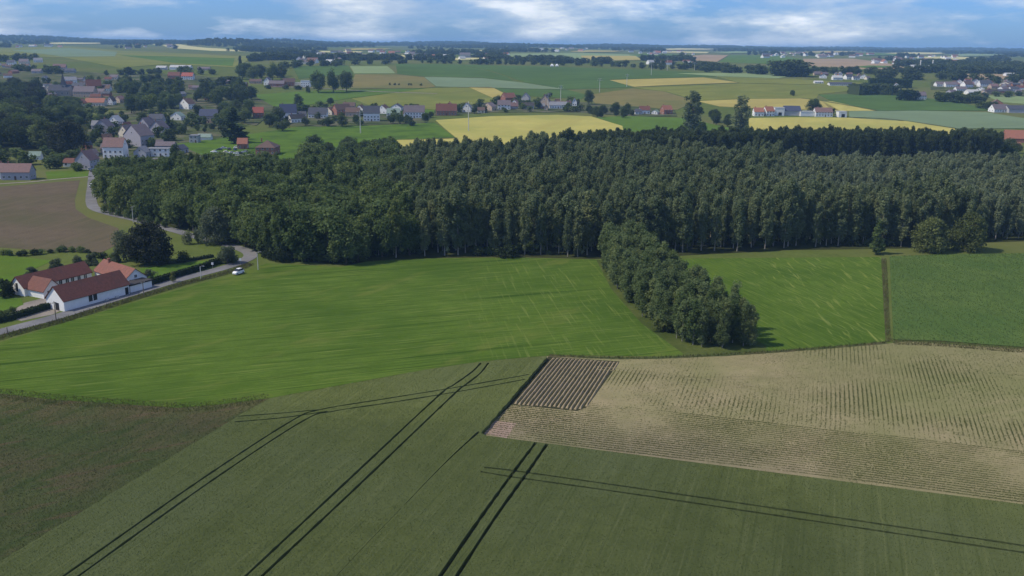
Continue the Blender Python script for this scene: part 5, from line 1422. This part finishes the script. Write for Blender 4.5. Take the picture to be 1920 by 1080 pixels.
for x, y, hp, wp, lab in [(505, 238, 28, 30, 'dark tree right below the scarlet roof'), (522, 232, 34, 28, 'dark tall tree left of the tall blue roofed house'),
                          (530, 246, 24, 36, 'big dark bush below the tall blue roofed house'), (573, 236, 18, 18, 'dark bush left of the garden of the slate roof'),
                          (617, 237, 20, 28, 'left one of the dark bushes below the brown roofs'), (642, 238, 24, 26, 'right one of the dark bushes below the brown roofs'),
                          (668, 233, 22, 16, 'green tree at the left corner of the white modern house'), (733, 232, 20, 18, 'left one of the two round bushes before the green roof'),
                          (750, 233, 22, 20, 'right one of the two round bushes before the green roof'), (797, 230, 22, 18, 'green tree at the right end of the long lilac roofed house'),
                          (890, 213, 15, 14, 'dark bush right of the white gable in the barley gardens'), (935, 193, 15, 17, 'dark tree pair left of the tall brick house'),
                          (1104, 197, 30, 22, 'tall loose tree above the tree row right of the hall'), (1083, 196, 12, 10, 'pointed dark tree right of the white gable'),
                          (1010, 204, 16, 16, 'dark tree left of the tall pale gable house'), (1030, 184, 13, 14, 'dark tree behind the tall pale gable house'),
                          (972, 188, 12, 14, 'green tree behind the rose roofed gable'), (808, 220, 12, 14, 'bush at the left corner of the barley field'),
                          (1486, 180, 12, 12, 'lone round tree in the open olive field'), (1523, 213, 30, 34, 'tall tree clump behind the pink roofed house'),
                          (1560, 215, 14, 14, 'dark round tree right of the pink roofed house'), (1534, 210, 20, 14, 'tree between the clump and the pink roofed house')]:
    one(x, y, hp, wp, 'broad', L_dark if 'dark' in lab else L_round, lab, 'broadleaf_tree' if 'bush' not in lab else 'bush', 'tree' if 'bush' not in lab else 'bush')
one(1296, 248, 78, 40, 'tall', L_pop, 'left one of the two giant poplars rising behind the wood', 'giant_poplar')
one(1389, 248, 70, 34, 'tall', L_pop, 'right one of the two giant poplars rising behind the wood', 'giant_poplar')
grove([(1275, 246), (1320, 240), (1330, 252), (1280, 256)], 9, 7, 11, [L_dark, L_round], 'broad', 'dark tree at the foot of the left giant poplar', 'trees at the foot of the left giant poplar', 50)
grove([(1330, 224), (1375, 224), (1405, 236), (1340, 238)], 12, 9, 14, [L_dark, L_round], 'broad', 'tree between the two giant poplars', 'trees between the giant poplars', 51)
grove([(1088, 214), (1110, 206), (1190, 212), (1192, 222), (1100, 222)], 10, 7, 12, [L_dark, L_round], 'broad', 'tree of the row between hall and red roofed house', 'tree row right of the hall', 52)
grove([(985, 197), (1065, 196), (1070, 201), (990, 201)], 12, 6, 9, [L_dark, L_round], 'broad', 'garden tree among the farmstead roofs', 'garden trees of the farmstead', 53)
grove([(556, 288), (600, 282), (735, 282), (740, 292), (600, 300)], 8.5, 9, 13, [L_dark, L_mix], 'broad', 'dark tree of the row at the back of the wood beside the meadow', 'trees at the back of the wood', 54)
grove([(1790, 252), (1860, 254), (1880, 268), (1800, 266)], 10, 6, 10, [L_dark, L_round], 'broad', 'tree of the hedge at the tip of the barley field', 'hedge trees at the barley tip', 55)
grove([(1868, 276), (1935, 290), (1935, 305), (1868, 296)], 10, 7, 11, [L_dark, L_round], 'broad', 'tree below the big barn at the right edge', 'trees below the big barn', 56)
one(1838, 262, 22, 26, 'broad', L_dark, 'dark tree left of the big barn at the right edge', 'broadleaf_tree')
for gp, n_, lab, grp in [([(160, 300), (330, 296), (330, 222), (230, 212), (165, 232)], 46, 'small garden tree among the houses of the near hamlet', 'garden trees of the hamlet'),
                         ([(140, 262), (200, 236), (240, 214), (170, 206), (110, 236)], 16, 'dark tree between the wooded slope and the lilac gable house', 'trees right of the wooded slope'),
                         ([(330, 262), (470, 262), (470, 236), (330, 222)], 20, 'small garden tree between the glasshouse and the blue slate house', 'garden trees by the glasshouse'),
                         ([(505, 240), (800, 236), (800, 200), (505, 205)], 34, 'small garden tree of the row of houses above the green meadow', 'garden trees of the house row'),
                         ([(815, 214), (1090, 210), (1090, 192), (870, 196)], 26, 'small garden tree of the farmstead gardens above the barley', 'garden trees above the barley'),
                         ([(60, 196), (240, 202), (240, 150), (70, 150)], 26, 'small tree among the roofs of the old village', 'trees among the old village roofs'),
                         ([(0, 312), (160, 322), (165, 300), (0, 290)], 18, 'bush behind the long house by the lane', 'bushes behind the long house')]:
    poly = [g(*q) for q in gp]; P_ = np.array([(q.x, q.y) for q in poly]); k_ = 0
    for _ in range(4000):
        if k_ >= n_: break
        q = (rnd.uniform(P_[:, 0].min(), P_[:, 0].max()), rnd.uniform(P_[:, 1].min(), P_[:, 1].max()))
        if inpoly(q[0], q[1], poly) and free(q, 1.0):
            ftree(q, rnd.uniform(4.0, 11.0), lab, grp, rnd.choice((L_dark, L_round, L_mix)), rnd.uniform(1.0, 1.6), 'garden_tree'); k_ += 1
# hedges of leaf clumps round a dark core
def hedge(name, pix, w, h, lm, label, dens=26, size=0.22):
    c = [g(*p) for p in pix]; rg = np.random.default_rng(int(abs(pix[0][0])) + 3)
    V = []; mb = MB()
    for a, b in zip(c, c[1:]):
        d = Vector(((b - a).x, (b - a).y)); Ln = d.length; d.normalize(); n_ = Vector((-d.y, d.x))
        n = int(Ln * dens * (2 * h + w) / 3)
        u = rg.uniform(0, Ln, n); per = rg.uniform(0, 2 * h + w, n)
        side = np.where(per < h, -w / 2, np.where(per < h + w, per - h - w / 2, w / 2)); z = np.where(per < h, per, np.where(per < h + w, h, 2 * h + w - per))
        P = np.stack([a.x + d.x * u + n_.x * side, a.y + d.y * u + n_.y * side, a.z + z], 1) + rg.normal(0, 0.09, (n, 3))
        t = rg.normal(size=(n, 3)); t /= np.linalg.norm(t, axis=1)[:, None]; b_ = np.cross(t, rg.normal(size=(n, 3))); b_ /= np.linalg.norm(b_, axis=1)[:, None]
        s = size * rg.uniform(0.6, 1.3, n)[:, None]
        V.append(np.stack([P - t * s, P - b_ * s, P + t * s, P + b_ * s], 1).reshape(-1, 3))
        q = [a.xy + n_ * w * .42, a.xy - n_ * w * .42, b.xy - n_ * w * .42, b.xy + n_ * w * .42]
        mb.add([(p.x, p.y, a.z - .1) for p in q] + [(p.x, p.y, a.z + h * .94) for p in q], [(4, 5, 6, 7), (0, 1, 5, 4), (1, 2, 6, 5), (2, 3, 7, 6), (3, 0, 4, 7)])
    v = np.concatenate(V); nf = len(v) // 4; k = len(v)
    o = obj(name, py_mesh(name, list(map(tuple, v)) + mb.v, [tuple(range(4 * i, 4 * i + 4)) for i in range(nf)] + [[i + k for i in f] for f in mb.f], [lm]))
    return tag(o, label, 'hedge')
hedge('hedge', [(-30, 611), (20, 600), (60, 588), (97, 577)], 1.6, 1.7, L_hedge, 'clipped dark hedge between the farm yard and the road')
hedge('hedge', [(284, 534), (330, 520), (380, 505), (415, 492)], 1.5, 1.9, L_hedge, 'clipped dark hedge between the lawn and the road right of the farm')
hedge('hedge', [(270, 498), (330, 494), (400, 482)], 1.2, 1.0, L_hedge, 'low hedge at the back of the lawn beside the huge dark tree')
hedge('hedge', [(1600, 178), (1635, 176), (1672, 178)], 22, 13, L_dark, 'thick dark copse like hedge at the edge of the dark green field', 0.9, 1.5)
hedge('hedge', [(1628, 163), (1670, 164), (1708, 165)], 12, 12, L_conifer, 'tall straight dark hedge behind the copse at right', 0.9, 1.3)

def band(line, n, h0, h1, label, group, lm=(None,), spread=6.0, wide=(1.1, 1.9)):
    """far tree line: pixel polyline of the foot of the trees"""
    c = [g(*p) for p in line]
    n = max(3, int(n * 0.68))
    for i in range(n):
        k = (i + rnd.uniform(0.1, 0.9)) / n * (len(c) - 1); a = min(int(k), len(c) - 2)
        q = c[a].lerp(c[a + 1], k - a) + Vector((rnd.uniform(-spread, spread), rnd.uniform(-spread, spread), 0))
        if free(q, 3): ftree(q, rnd.uniform(h0, h1), label, group, rnd.choice(lm), rnd.uniform(*wide))
LD_ = (L_dark, L_dark, None)
band([(795, 118), (900, 121), (960, 121)], 22, 8, 15, 'tree of the long row behind the deep green field, left stretch', 'long tree row left', LD_)
band([(962, 121), (1080, 123), (1200, 127)], 26, 8, 15, 'tree of the long row behind the deep green field, middle stretch', 'long tree row middle', LD_)
band([(1190, 128), (1280, 130), (1340, 134)], 22, 8, 14, 'tree of the long row behind the deep green field, right stretch', 'long tree row right', LD_)
ftree(g(980, 121.5), 19, 'big round tree standing out of the long row', None, L_dark, 1.2)
ftree(g(1240, 131), 21, 'tall tree standing out of the right stretch of the long row', None, L_dark, 1.0)
band([(1332, 135), (1400, 138), (1450, 142)], 18, 11, 18, 'tree of the thick belt left of the great dark clump', 'belt left of the great clump', (L_dark,), 14)
band([(1452, 142), (1480, 143), (1512, 143)], 16, 22, 30, 'tree of the great dark clump on the right slope', 'great dark clump', (L_dark,), 10)
band([(1515, 137), (1580, 138), (1640, 139)], 26, 10, 15, 'tree behind the hamlet on the far slope', 'trees behind the slope hamlet', LD_, 14)
band([(1640, 146), (1700, 148), (1765, 149)], 30, 13, 20, 'tree of the dark wood between slope hamlet and right village', 'dark wood right', (L_dark,), 30)
band([(1598, 174), (1640, 173), (1672, 176)], 22, 10, 14, 'tree of the copse below the slope hamlet', 'copse below the slope hamlet', (L_dark,), 16)
band([(1685, 190), (1700, 188), (1712, 188)], 7, 12, 17, 'tree beside the lone lilac roofed house', 'trees by the lone lilac roof', (L_conifer,), 8)
band([(1762, 190), (1785, 193), (1800, 193)], 9, 9, 14, 'tree of the left clump in the dark green field at right', 'left clump in the dark green field', LD_, 10)
band([(1800, 193), (1834, 193), (1842, 196)], 6, 9, 14, 'tree of the right clump in the dark green field at right', 'right clump in the dark green field', LD_, 6)
band([(1845, 203), (1862, 206)], 6, 7, 11, 'tree left of the lilac brown farmhouse at right', 'trees left of the lilac brown farmhouse', LD_, 6)
band([(1795, 152), (1850, 153), (1920, 156)], 28, 9, 16, 'tree at the back of the crowded right village', 'trees behind the right village', LD_, 30)
band([(1790, 180), (1850, 183), (1920, 181)], 16, 5, 9, 'garden tree at the near edge of the right village', 'garden trees of the right village', LD_, 8)
band([(1755, 132), (1830, 131), (1925, 133)], 30, 9, 15, 'tree of the wood on the plateau at far right', 'plateau wood', (L_dark,), 40)
band([(-10, 117), (30, 114), (64, 112)], 16, 10, 16, 'dark tree behind the three houses at upper left', 'trees at upper left', (L_dark,), 12)
band([(0, 140), (60, 132), (110, 140)], 20, 9, 14, 'tree on the far slope behind the church', 'trees behind the church', LD_, 16)
band([(200, 142), (300, 138), (420, 140)], 26, 8, 13, 'tree along the foot of the olive field at upper left', 'trees along the olive field', LD_, 14)
band([(530, 128), (640, 122), (790, 118)], 34, 8, 15, 'tree along the back of the pale green field', 'trees behind the pale green field', LD_, 16)
band([(722, 160), (756, 160), (791, 161)], 10, 3.2, 4.6, 'small dark bush in the single row across the brown field', 'bush row across the brown field', (L_dark,), 1.0, (1.0, 1.4))
band([(345, 160), (400, 160), (440, 158)], 20, 9, 15, 'tree of the village behind the pinkish red house', 'trees behind the pinkish red house', LD_, 16)
band([(500, 166), (560, 168), (586, 168)], 10, 4, 7, 'garden tree of the upper hamlet', 'garden trees of the upper hamlet', LD_, 6)

# ---- distant woodland that reads as one mass, and the hazy villages in it
def pix_of(x, y, z):
    d = Vector((x, y, z - CAM_H)); w = d.dot(Fv)
    return 960 + F_PX * d.dot(Rv) / w, 540 - F_PX * d.dot(Uv) / w
rr = random.Random(77)
far_fields = [[(p.co.x, p.co.y) for p in o.data.vertices] for o in []]
far = []
tries = 0
def keepout(px_, py_):
    for x, y, w in far_strips:
        if abs(px_ - x) < w * 0.8 and y - 1.5 < py_ < y + 3.5: return True
    for poly in KEEP:
        if inpoly(px_, py_, poly): return True
    return False
KEEP = [[(-120, 92), (0, 90), (130, 86), (225, 93), (440, 102), (525, 105), (470, 113), (440, 127), (320, 121), (225, 129), (120, 109), (-120, 105)],
        [(285, 82), (350, 85), (420, 91), (470, 96), (400, 96.5), (320, 91)], [(955, 100), (1080, 98.5), (1205, 102), (1205, 114), (1080, 116), (950, 109)],
        [(1320, 102), (1365, 102), (1462, 104), (1600, 109), (1660, 117), (1720, 136), (1640, 132), (1510, 125), (1440, 121), (1240, 111)], [(1700, 106), (1790, 105), (1865, 110), (1790, 113)],
        [(600, 95), (680, 96), (675, 100), (605, 99)], [(700, 102), (800, 103), (820, 109), (740, 109)], [(1240, 95), (1330, 97), (1325, 101), (1250, 100)],
        [(740, 119), (1340, 134), (1340, 160), (740, 160)], [(540, 124), (745, 122), (745, 160), (540, 160)], [(1270, 136), (1520, 140), (1520, 160), (1270, 160)], [(1795, 138), (1910, 139), (1915, 151), (1805, 147)]]
while len(far) < 15000 and tries < 160000:
    tries += 1
    d = math.exp(rr.uniform(math.log(1750), math.log(11500))); px_ = rr.uniform(-120, 2040)
    x = (px_ - 960) / F_PX * d
    q = mnoise.noise(Vector((x / 420.0, d / 330.0, 2.0))) + 0.5 * mnoise.noise(Vector((x / 150.0, d / 120.0, 5.0)))
    hill = max([math.exp(-((x - hx) / sx) ** 2 - ((d - hy) / sy) ** 2) for hx, hy, h, sx, sy in HILLS if h > 8] + [0])
    if q + 1.2 * hill < 0.34 - 0.26 * (d > 5000): continue
    ix, iy = pix_of(x, d, H(x, d))
    if keepout(ix, iy) or not free((x, d), 6): continue
    far.append((x, d, H(x, d) - 0.5, rr.uniform(0.7, 1.35) * (1 + d / 22000.0), rr.randrange(5), rr.uniform(1.0, 1.7)))
L_far = leafmat('far_leaf', (0.040, 0.062, 0.028), (0.085, 0.115, 0.046), 0.25)
instancer('distant_woods', far, [(far_tpl(v), L_far) for v in range(5)], 'blue hazy woods and hedgerows along the skyline', 'woods', 12)
HX, HG = [], [('red', 'white'), ('brown', 'white'), ('lilac', 'cream'), ('orange', 'white'), ('slate', 'white'), ('pale', 'white')]
_fh = {}
def far_house(rf, wl_):
    if (rf, wl_) not in _fh:
        v = [(-6, -4.5, -1), (6, -4.5, -1), (6, 4.5, -1), (-6, 4.5, -1), (-6, -4.5, 4), (6, -4.5, 4), (6, 4.5, 4), (-6, 4.5, 4), (-6, 0, 8), (6, 0, 8),
             (-6.3, -4.9, 3.8), (6.3, -4.9, 3.8), (6.3, 0, 8.25), (-6.3, 0, 8.25), (6.3, 4.9, 3.8), (-6.3, 4.9, 3.8)]
        f = [(0, 1, 5, 4), (2, 3, 7, 6), (1, 2, 6, 9, 5), (3, 0, 4, 8, 7), (10, 11, 12, 13), (13, 12, 14, 15)]
        _fh[(rf, wl_)] = py_mesh('far_house', v, f, [WALL[wl_], ROOF[rf]], [0, 0, 0, 0, 1, 1])
    return _fh[(rf, wl_)]
for (x0, x1, y0, y1, n, where) in [(570, 800, 97, 112, 42, 'left of the middle'), (985, 1100, 91, 97, 16, 'in the middle'), (1180, 1330, 96, 104, 18, 'right of the middle'),
                                   (1420, 1640, 101, 109, 40, 'right beyond the tan field'), (1640, 1800, 104, 122, 34, 'around the factory'), (560, 640, 112, 121, 14, 'above the pale green field'),
                                   (0, 130, 84, 90, 8, 'at far left'), (230, 340, 86, 93, 8, 'left of the pale strip'), (800, 960, 103, 113, 16, 'behind the long tree row'),
                                   (1210, 1330, 112, 126, 10, 'behind the right tree row')]:
    for i in range(n):
        p = g(rr.uniform(x0, x1), rr.uniform(y0, y1))
        s = rr.uniform(0.75, 1.35)
        rf, wl_ = rr.choice(HG)
        o = obj('far_house', far_house(rf, wl_), None, p, rr.choice((0, 0, 1.57, 0.6, -0.5)), (s * rr.uniform(0.8, 2.0), s, s))
        tag(o, 'tiny house of the hazy far villages ' + where, 'house', 'far houses ' + where)
p = g(1560, 104); mp = mpp(p)
o = empty('far_church', p); s = MB(); s.box(-14 * mp, -2 * mp, 0, 10, -1, 4.5 * mp); obj('nave', s.mesh('nave', [WALL['dark']]), o)
s = MB(); s.box(-2 * mp, 2 * mp, -2, 8, -1, 8 * mp); obj('tower', s.mesh('tower', [WALL['dark']]), o); tag(o, 'dark distant church with square tower on the right skyline', 'church')

# ================================================================ POLES, SIGNS, CARS
def pylon(px_, pyb, pyt, label):
    p = g(px_, pyb); h = (pyb - pyt) * mpp(p)
    o = empty('power_pole', p, R(20)); s = MB(); s.tube([(0, 0, -0.5), (0, 0, h)], [0.42, 0.24], 8); obj('pole', s.mesh('pole', [M_conc]), o)
    for zf, w in ((0.93, 2.6), (0.82, 3.2)):
        s = MB(); s.box(-w, w, -0.12, 0.12, h * zf - 0.12, h * zf + 0.12); a = obj('crossarm', s.mesh('crossarm', [M_metal]), o)
        for x in (-w + .2, 0.9, w - .2):
            s = MB(); s.tube([(x, 0, h * zf + 0.12), (x, 0, h * zf + 0.75)], [0.13, 0.09], 6); obj('insulator', s.mesh('insulator', [M_frame]), a)
    tag(o, label, 'power pole', 'power poles across the fields')
for a in [(676, 250, 208, 'power pole on the green meadow in front of the white modern house'), (878.5, 246, 191, 'tall power pole standing in the barley field'),
          (1027, 206, 175, 'power pole in front of the tall pale gable house'), (1051, 190, 160, 'power pole behind the long grey hall'),
          (1124, 173, 147, 'power pole at the edge of the deep green field'), (1175, 163, 139, 'power pole at the left end of the upper barley strip'),
          (1221, 141, 116, 'power pole on the deep green slope below the tree row'), (1251, 132, 108, 'power pole left of two at the right tree row'), (1302, 132, 117, 'power pole right of two at the right tree row')]:
    pylon(*a)
def wood_pole(px_, pyb, hp, label, name='utility_pole', arm=True, lamp=False):
    p = g(px_, pyb); h = hp * mpp(p); o = empty(name, (p.x, p.y, p.z), ra)
    s = MB(); s.tube([(0, 0, -0.4), (0, 0, h)], [0.15, 0.10], 7); obj('pole', s.mesh('pole', [M_wood if not lamp else M_conc]), o)
    if arm:
        s = MB(); s.box(-0.7, 0.7, -0.06, 0.06, h - 0.55, h - 0.42); c = obj('crossarm', s.mesh('crossarm', [M_wood]), o)
        for x in (-0.6, 0, 0.6): s = MB(); s.tube([(x, 0, h - 0.42), (x, 0, h - 0.2)], 0.05, 5); obj('insulator', s.mesh('insulator', [M_frame]), c)
    if lamp:
        s = MB(); s.tube([(0, 0, h - 0.1), (0, -0.6, h + 0.25), (0, -1.3, h + 0.3)], 0.05, 5); obj('arm', s.mesh('arm', [M_metal]), o)
        s = MB(); s.box(-0.14, 0.14, -1.85, -1.2, h + 0.22, h + 0.36); obj('lamp_head', s.mesh('lamp_head', [M_metal]), o)
    tag(o, label, 'pole')
wood_pole(105.5, 602, 39, 'wooden utility pole at the roadside before the white barn gable')
wood_pole(270, 556, 30, 'utility pole at the roadside before the low white annex')
wood_pole(377, 523, 24, 'street lamp at the roadside along the dark hedge', 'street_lamp', False, True)
wood_pole(484, 506, 34, 'slim pale pole beside the meadow at the road bend', 'utility_pole', True, True)
wood_pole(250, 417, 30, 'pale utility pole along the country road above the huge dark tree', 'utility_pole', True, True)
wood_pole(14.5, 627, 14, 'short wooden post at the roadside near the left edge', 'roadside_post', False)
def sign(px_, pyb, label):
    p = g(px_, pyb); o = empty('road_sign', p); s = MB(); s.tube([(0, 0, -0.3), (0, 0, 2.4)], 0.045, 6); obj('post', s.mesh('post', [M_metal]), o)
    s = MB(); s.box(-0.35, 0.35, -0.09, -0.05, 1.6, 2.45); obj('panel', s.mesh('panel', [M_frame]), o); tag(o, label, 'road sign')
sign(451, 497, 'small white road sign beside the white car')
sign(465.5, 461, 'small white road sign at the inner curve below the trees')
sign(399, 505, 'small white road sign at the hedge left of the white car')

M_white = pmat('white_paint', (0.80, 0.80, 0.80), 0.3, 0.03, 1.0, 0.5); M_blackp = pmat('dark_paint', (0.03, 0.032, 0.038), 0.3, 0.1, 1.0, 0.5)
M_bluep = pmat('blue_paint', (0.05, 0.08, 0.16), 0.3, 0.1, 1.0, 0.5); M_silver = pmat('silver_paint', (0.45, 0.46, 0.48), 0.3, 0.06, 1.0, 0.5, 0.4)
M_tyre = pmat('tyre', (0.02, 0.02, 0.02), 0.9, 0.1); M_lens = pmat('lens', (0.75, 0.75, 0.7), 0.2, 0.05); M_tail = pmat('tail_lens', (0.35, 0.02, 0.02), 0.3, 0.05)
def loft(sections, mt, name):
    """closed car shell from cross sections (x, half width, z low, z high, roof half width)"""
    v, f = [], []
    for x, w, z0, z1, wt in sections:
        v += [(x, -w, z0), (x, -w * 1.02, z0 + (z1 - z0) * .5), (x, -wt, z1), (x, wt, z1), (x, w * 1.02, z0 + (z1 - z0) * .5), (x, w, z0)]
    n = len(sections)
    for i in range(n - 1):
        for k in range(6): f.append((i * 6 + k, i * 6 + (k + 1) % 6, (i + 1) * 6 + (k + 1) % 6, (i + 1) * 6 + k))
    f.append(tuple(range(6))); f.append(tuple(range(n * 6 - 1, n * 6 - 7, -1)))
    return py_mesh(name, v, f, [mt])
BODY = loft([(-2.15, .78, .35, .75, .70), (-2.0, .86, .25, .95, .80), (-0.9, .88, .22, 1.0, .83), (0.8, .88, .22, 1.0, .83), (1.7, .86, .22, .88, .78), (2.1, .74, .32, .70, .66)], M_white, 'car_body')
CABIN = loft([(-1.95, .74, .95, 1.0, .72), (-1.35, .78, .97, 1.46, .60), (0.2, .80, .98, 1.50, .62), (1.15, .78, .97, 1.02, .74)], M_glass, 'car_glass')
_b = MB(); _b.add([(-1.38, -.61, 1.47), (-1.38, .61, 1.47), (0.22, .63, 1.51), (0.22, -.63, 1.51), (-1.33, -.58, 1.53), (-1.33, .58, 1.53), (0.17, .6, 1.57), (0.17, -.6, 1.57)], [(4, 7, 6, 5), (0, 3, 7, 4), (3, 2, 6, 7), (2, 1, 5, 6), (1, 0, 4, 5)])
CROOF = _b.mesh('car_roof', [M_white])
_b = MB(); _b.tube([(0, -0.11, 0), (0, 0.11, 0)], 0.32, 14); TYRE = _b.mesh('tyre', [M_tyre])
_b = MB(); _b.tube([(0, -0.12, 0), (0, 0.12, 0)], 0.19, 10); RIM = _b.mesh('rim', [M_metal])
_b = MB(); _b.box(-0.05, 0.05, -0.17, 0.17, -0.07, 0.07); LAMP = _b.mesh('car_lamp', [M_lens]); _b = MB(); _b.box(-0.05, 0.05, -0.15, 0.15, -0.07, 0.07); TAIL = _b.mesh('tail_lamp', [M_tail])
def car(p, rz, paint, label, group=None, tall=1.0, z=0.12):
    o = empty('parked_car' if group else 'car', (p[0], p[1], H(p[0], p[1]) + z), rz, (1, 1, tall))
    obj('body', BODY, o, mats=[paint]); obj('windows', CABIN, o); obj('roof', CROOF, o, mats=[paint])
    for x in (-1.32, 1.35):
        for y in (-0.78, 0.78):
            t = obj('wheel', TYRE, o, (x, y, 0.32)); obj('rim', RIM, t)
    for y in (-0.55, 0.55): obj('headlight', LAMP, o, (2.08, y, 0.62)); obj('tail_light', TAIL, o, (-2.1, y, 0.72))
    return tag(o, label, 'car', group)
pc = g(447, 514); car(pc, ra + math.pi + R(4), M_white, 'white car parked on the grass at the road bend', None, 1.2, 0.06)
car(g(172.5, 350), R(95), M_white, 'white car driving on the country road below the houses')
car(g(174, 322), R(100), M_blackp, 'dark car at the road end before the rose lilac house')
car(g(170, 319), R(60), M_silver, 'silver car at the road end beside the dark car')
paints = [M_white, M_blackp, M_bluep, M_silver, M_white, M_blackp, M_silver, M_bluep, M_white, M_white, M_silver, M_blackp]
cl = ['white', 'black', 'blue', 'silver', 'white', 'black', 'silver', 'blue', 'white', 'white', 'silver', 'black']
spots = [(401, 286), (411, 282), (412, 289), (420, 279), (422, 287), (430, 281), (433, 288), (441, 282), (444, 278), (443, 289), (459, 286), (452, 289)]
words = ['leftmost of the parked cars left of the orange shed', 'second from the left in the rear row of parked cars', 'second from the left in the front row of parked cars', 'topmost of the parked cars left of the orange shed',
         'third in the front row of parked cars', 'third in the rear row of parked cars', 'fourth in the front row of parked cars', 'fourth in the rear row of parked cars', 'parked tight against the left of the orange shed',
         'fifth in the front row of parked cars', 'parked right below the orange shed', 'last in the front row below the orange shed']
for (x, y), mt, c, w in zip(spots, paints, cl, words):
    car(g(x, y), R(rnd.choice((0, 8, 175, 182, 90))), mt, '%s car, %s' % (c, w), 'cars parked behind the wood', 1.0, 0.1)
car(g(320, 279), R(10), M_white, 'white car before the low lilac outbuilding of the hamlet')
# fence posts along the field margin and the lane
for i in range(9):
    p = g(1655 + i * 0.6, 490 + i * 17); s = MB(); s.tube([(0, 0, -0.2), (0, 0, 1.25)], [0.06, 0.05], 6)
    tag(obj('fence_post', s.mesh('fence_post', [M_wood]), None, p), 'wooden fence post in the dry grass strip beside the beet field', 'fence post', 'fence posts in the grass strip')

# ================================================================ CLOUD added out of view to shade the near fields, high above and left
M_cloud = bpy.data.materials.new('cloud_vapour'); M_cloud.use_nodes = True
nt = M_cloud.node_tree; nt.nodes.clear()
o_ = nt.nodes.new('ShaderNodeOutputMaterial'); pv = nt.nodes.new('ShaderNodeVolumePrincipled')
pv.inputs['Color'].default_value = (0.97, 0.97, 0.97, 1); pv.inputs['Density'].default_value = 0.0026; pv.inputs['Anisotropy'].default_value = 0.5
nt.links.new(pv.outputs[0], o_.inputs['Volume'])
def cloud(cx, cy, rx, ry, rz_, alt, label, seed):
    bm = bmesh.new(); bmesh.ops.create_icosphere(bm, subdivisions=5, radius=1.0)
    for v in bm.verts:
        n = mnoise.fractal(v.co * 1.3 + Vector((seed, 0, 0)), 1.0, 2.0, 4)
        v.co *= 1 + 0.34 * n
        v.co = Vector((v.co.x * rx, v.co.y * ry, v.co.z * rz_ * (1.0 if v.co.z > 0 else 0.45)))
    me = bpy.data.meshes.new('cloud'); bm.to_mesh(me); bm.free(); me.materials.append(M_cloud)
    s = alt / sdir.z
    return tag(obj('cloud', me, None, (cx + sdir.x * s, cy + sdir.y * s, alt)), label, 'cloud')
cloud(-95, 100, 150, 90, 110, 760, 'unseen vapour added overhead to shade the near fields', 4.0)

# ================================================================ HAZE
hz = MB(); hz.box(-8800, 8800, -380, 29000, -1.5, 135)
M_haze = bpy.data.materials.new('haze_air'); M_haze.use_nodes = True
nt = M_haze.node_tree; nt.nodes.clear()
o_ = nt.nodes.new('ShaderNodeOutputMaterial'); pv = nt.nodes.new('ShaderNodeVolumePrincipled')
pv.inputs['Color'].default_value = (0.34, 0.60, 1.0, 1); pv.inputs['Density'].default_value = 0.00009
pv.inputs['Anisotropy'].default_value = 0.0
nt.links.new(pv.outputs[0], o_.inputs['Volume'])
tag(obj('haze', hz.mesh('haze', [M_haze])), 'thin bluish air over the whole landscape', 'haze', kind='stuff')
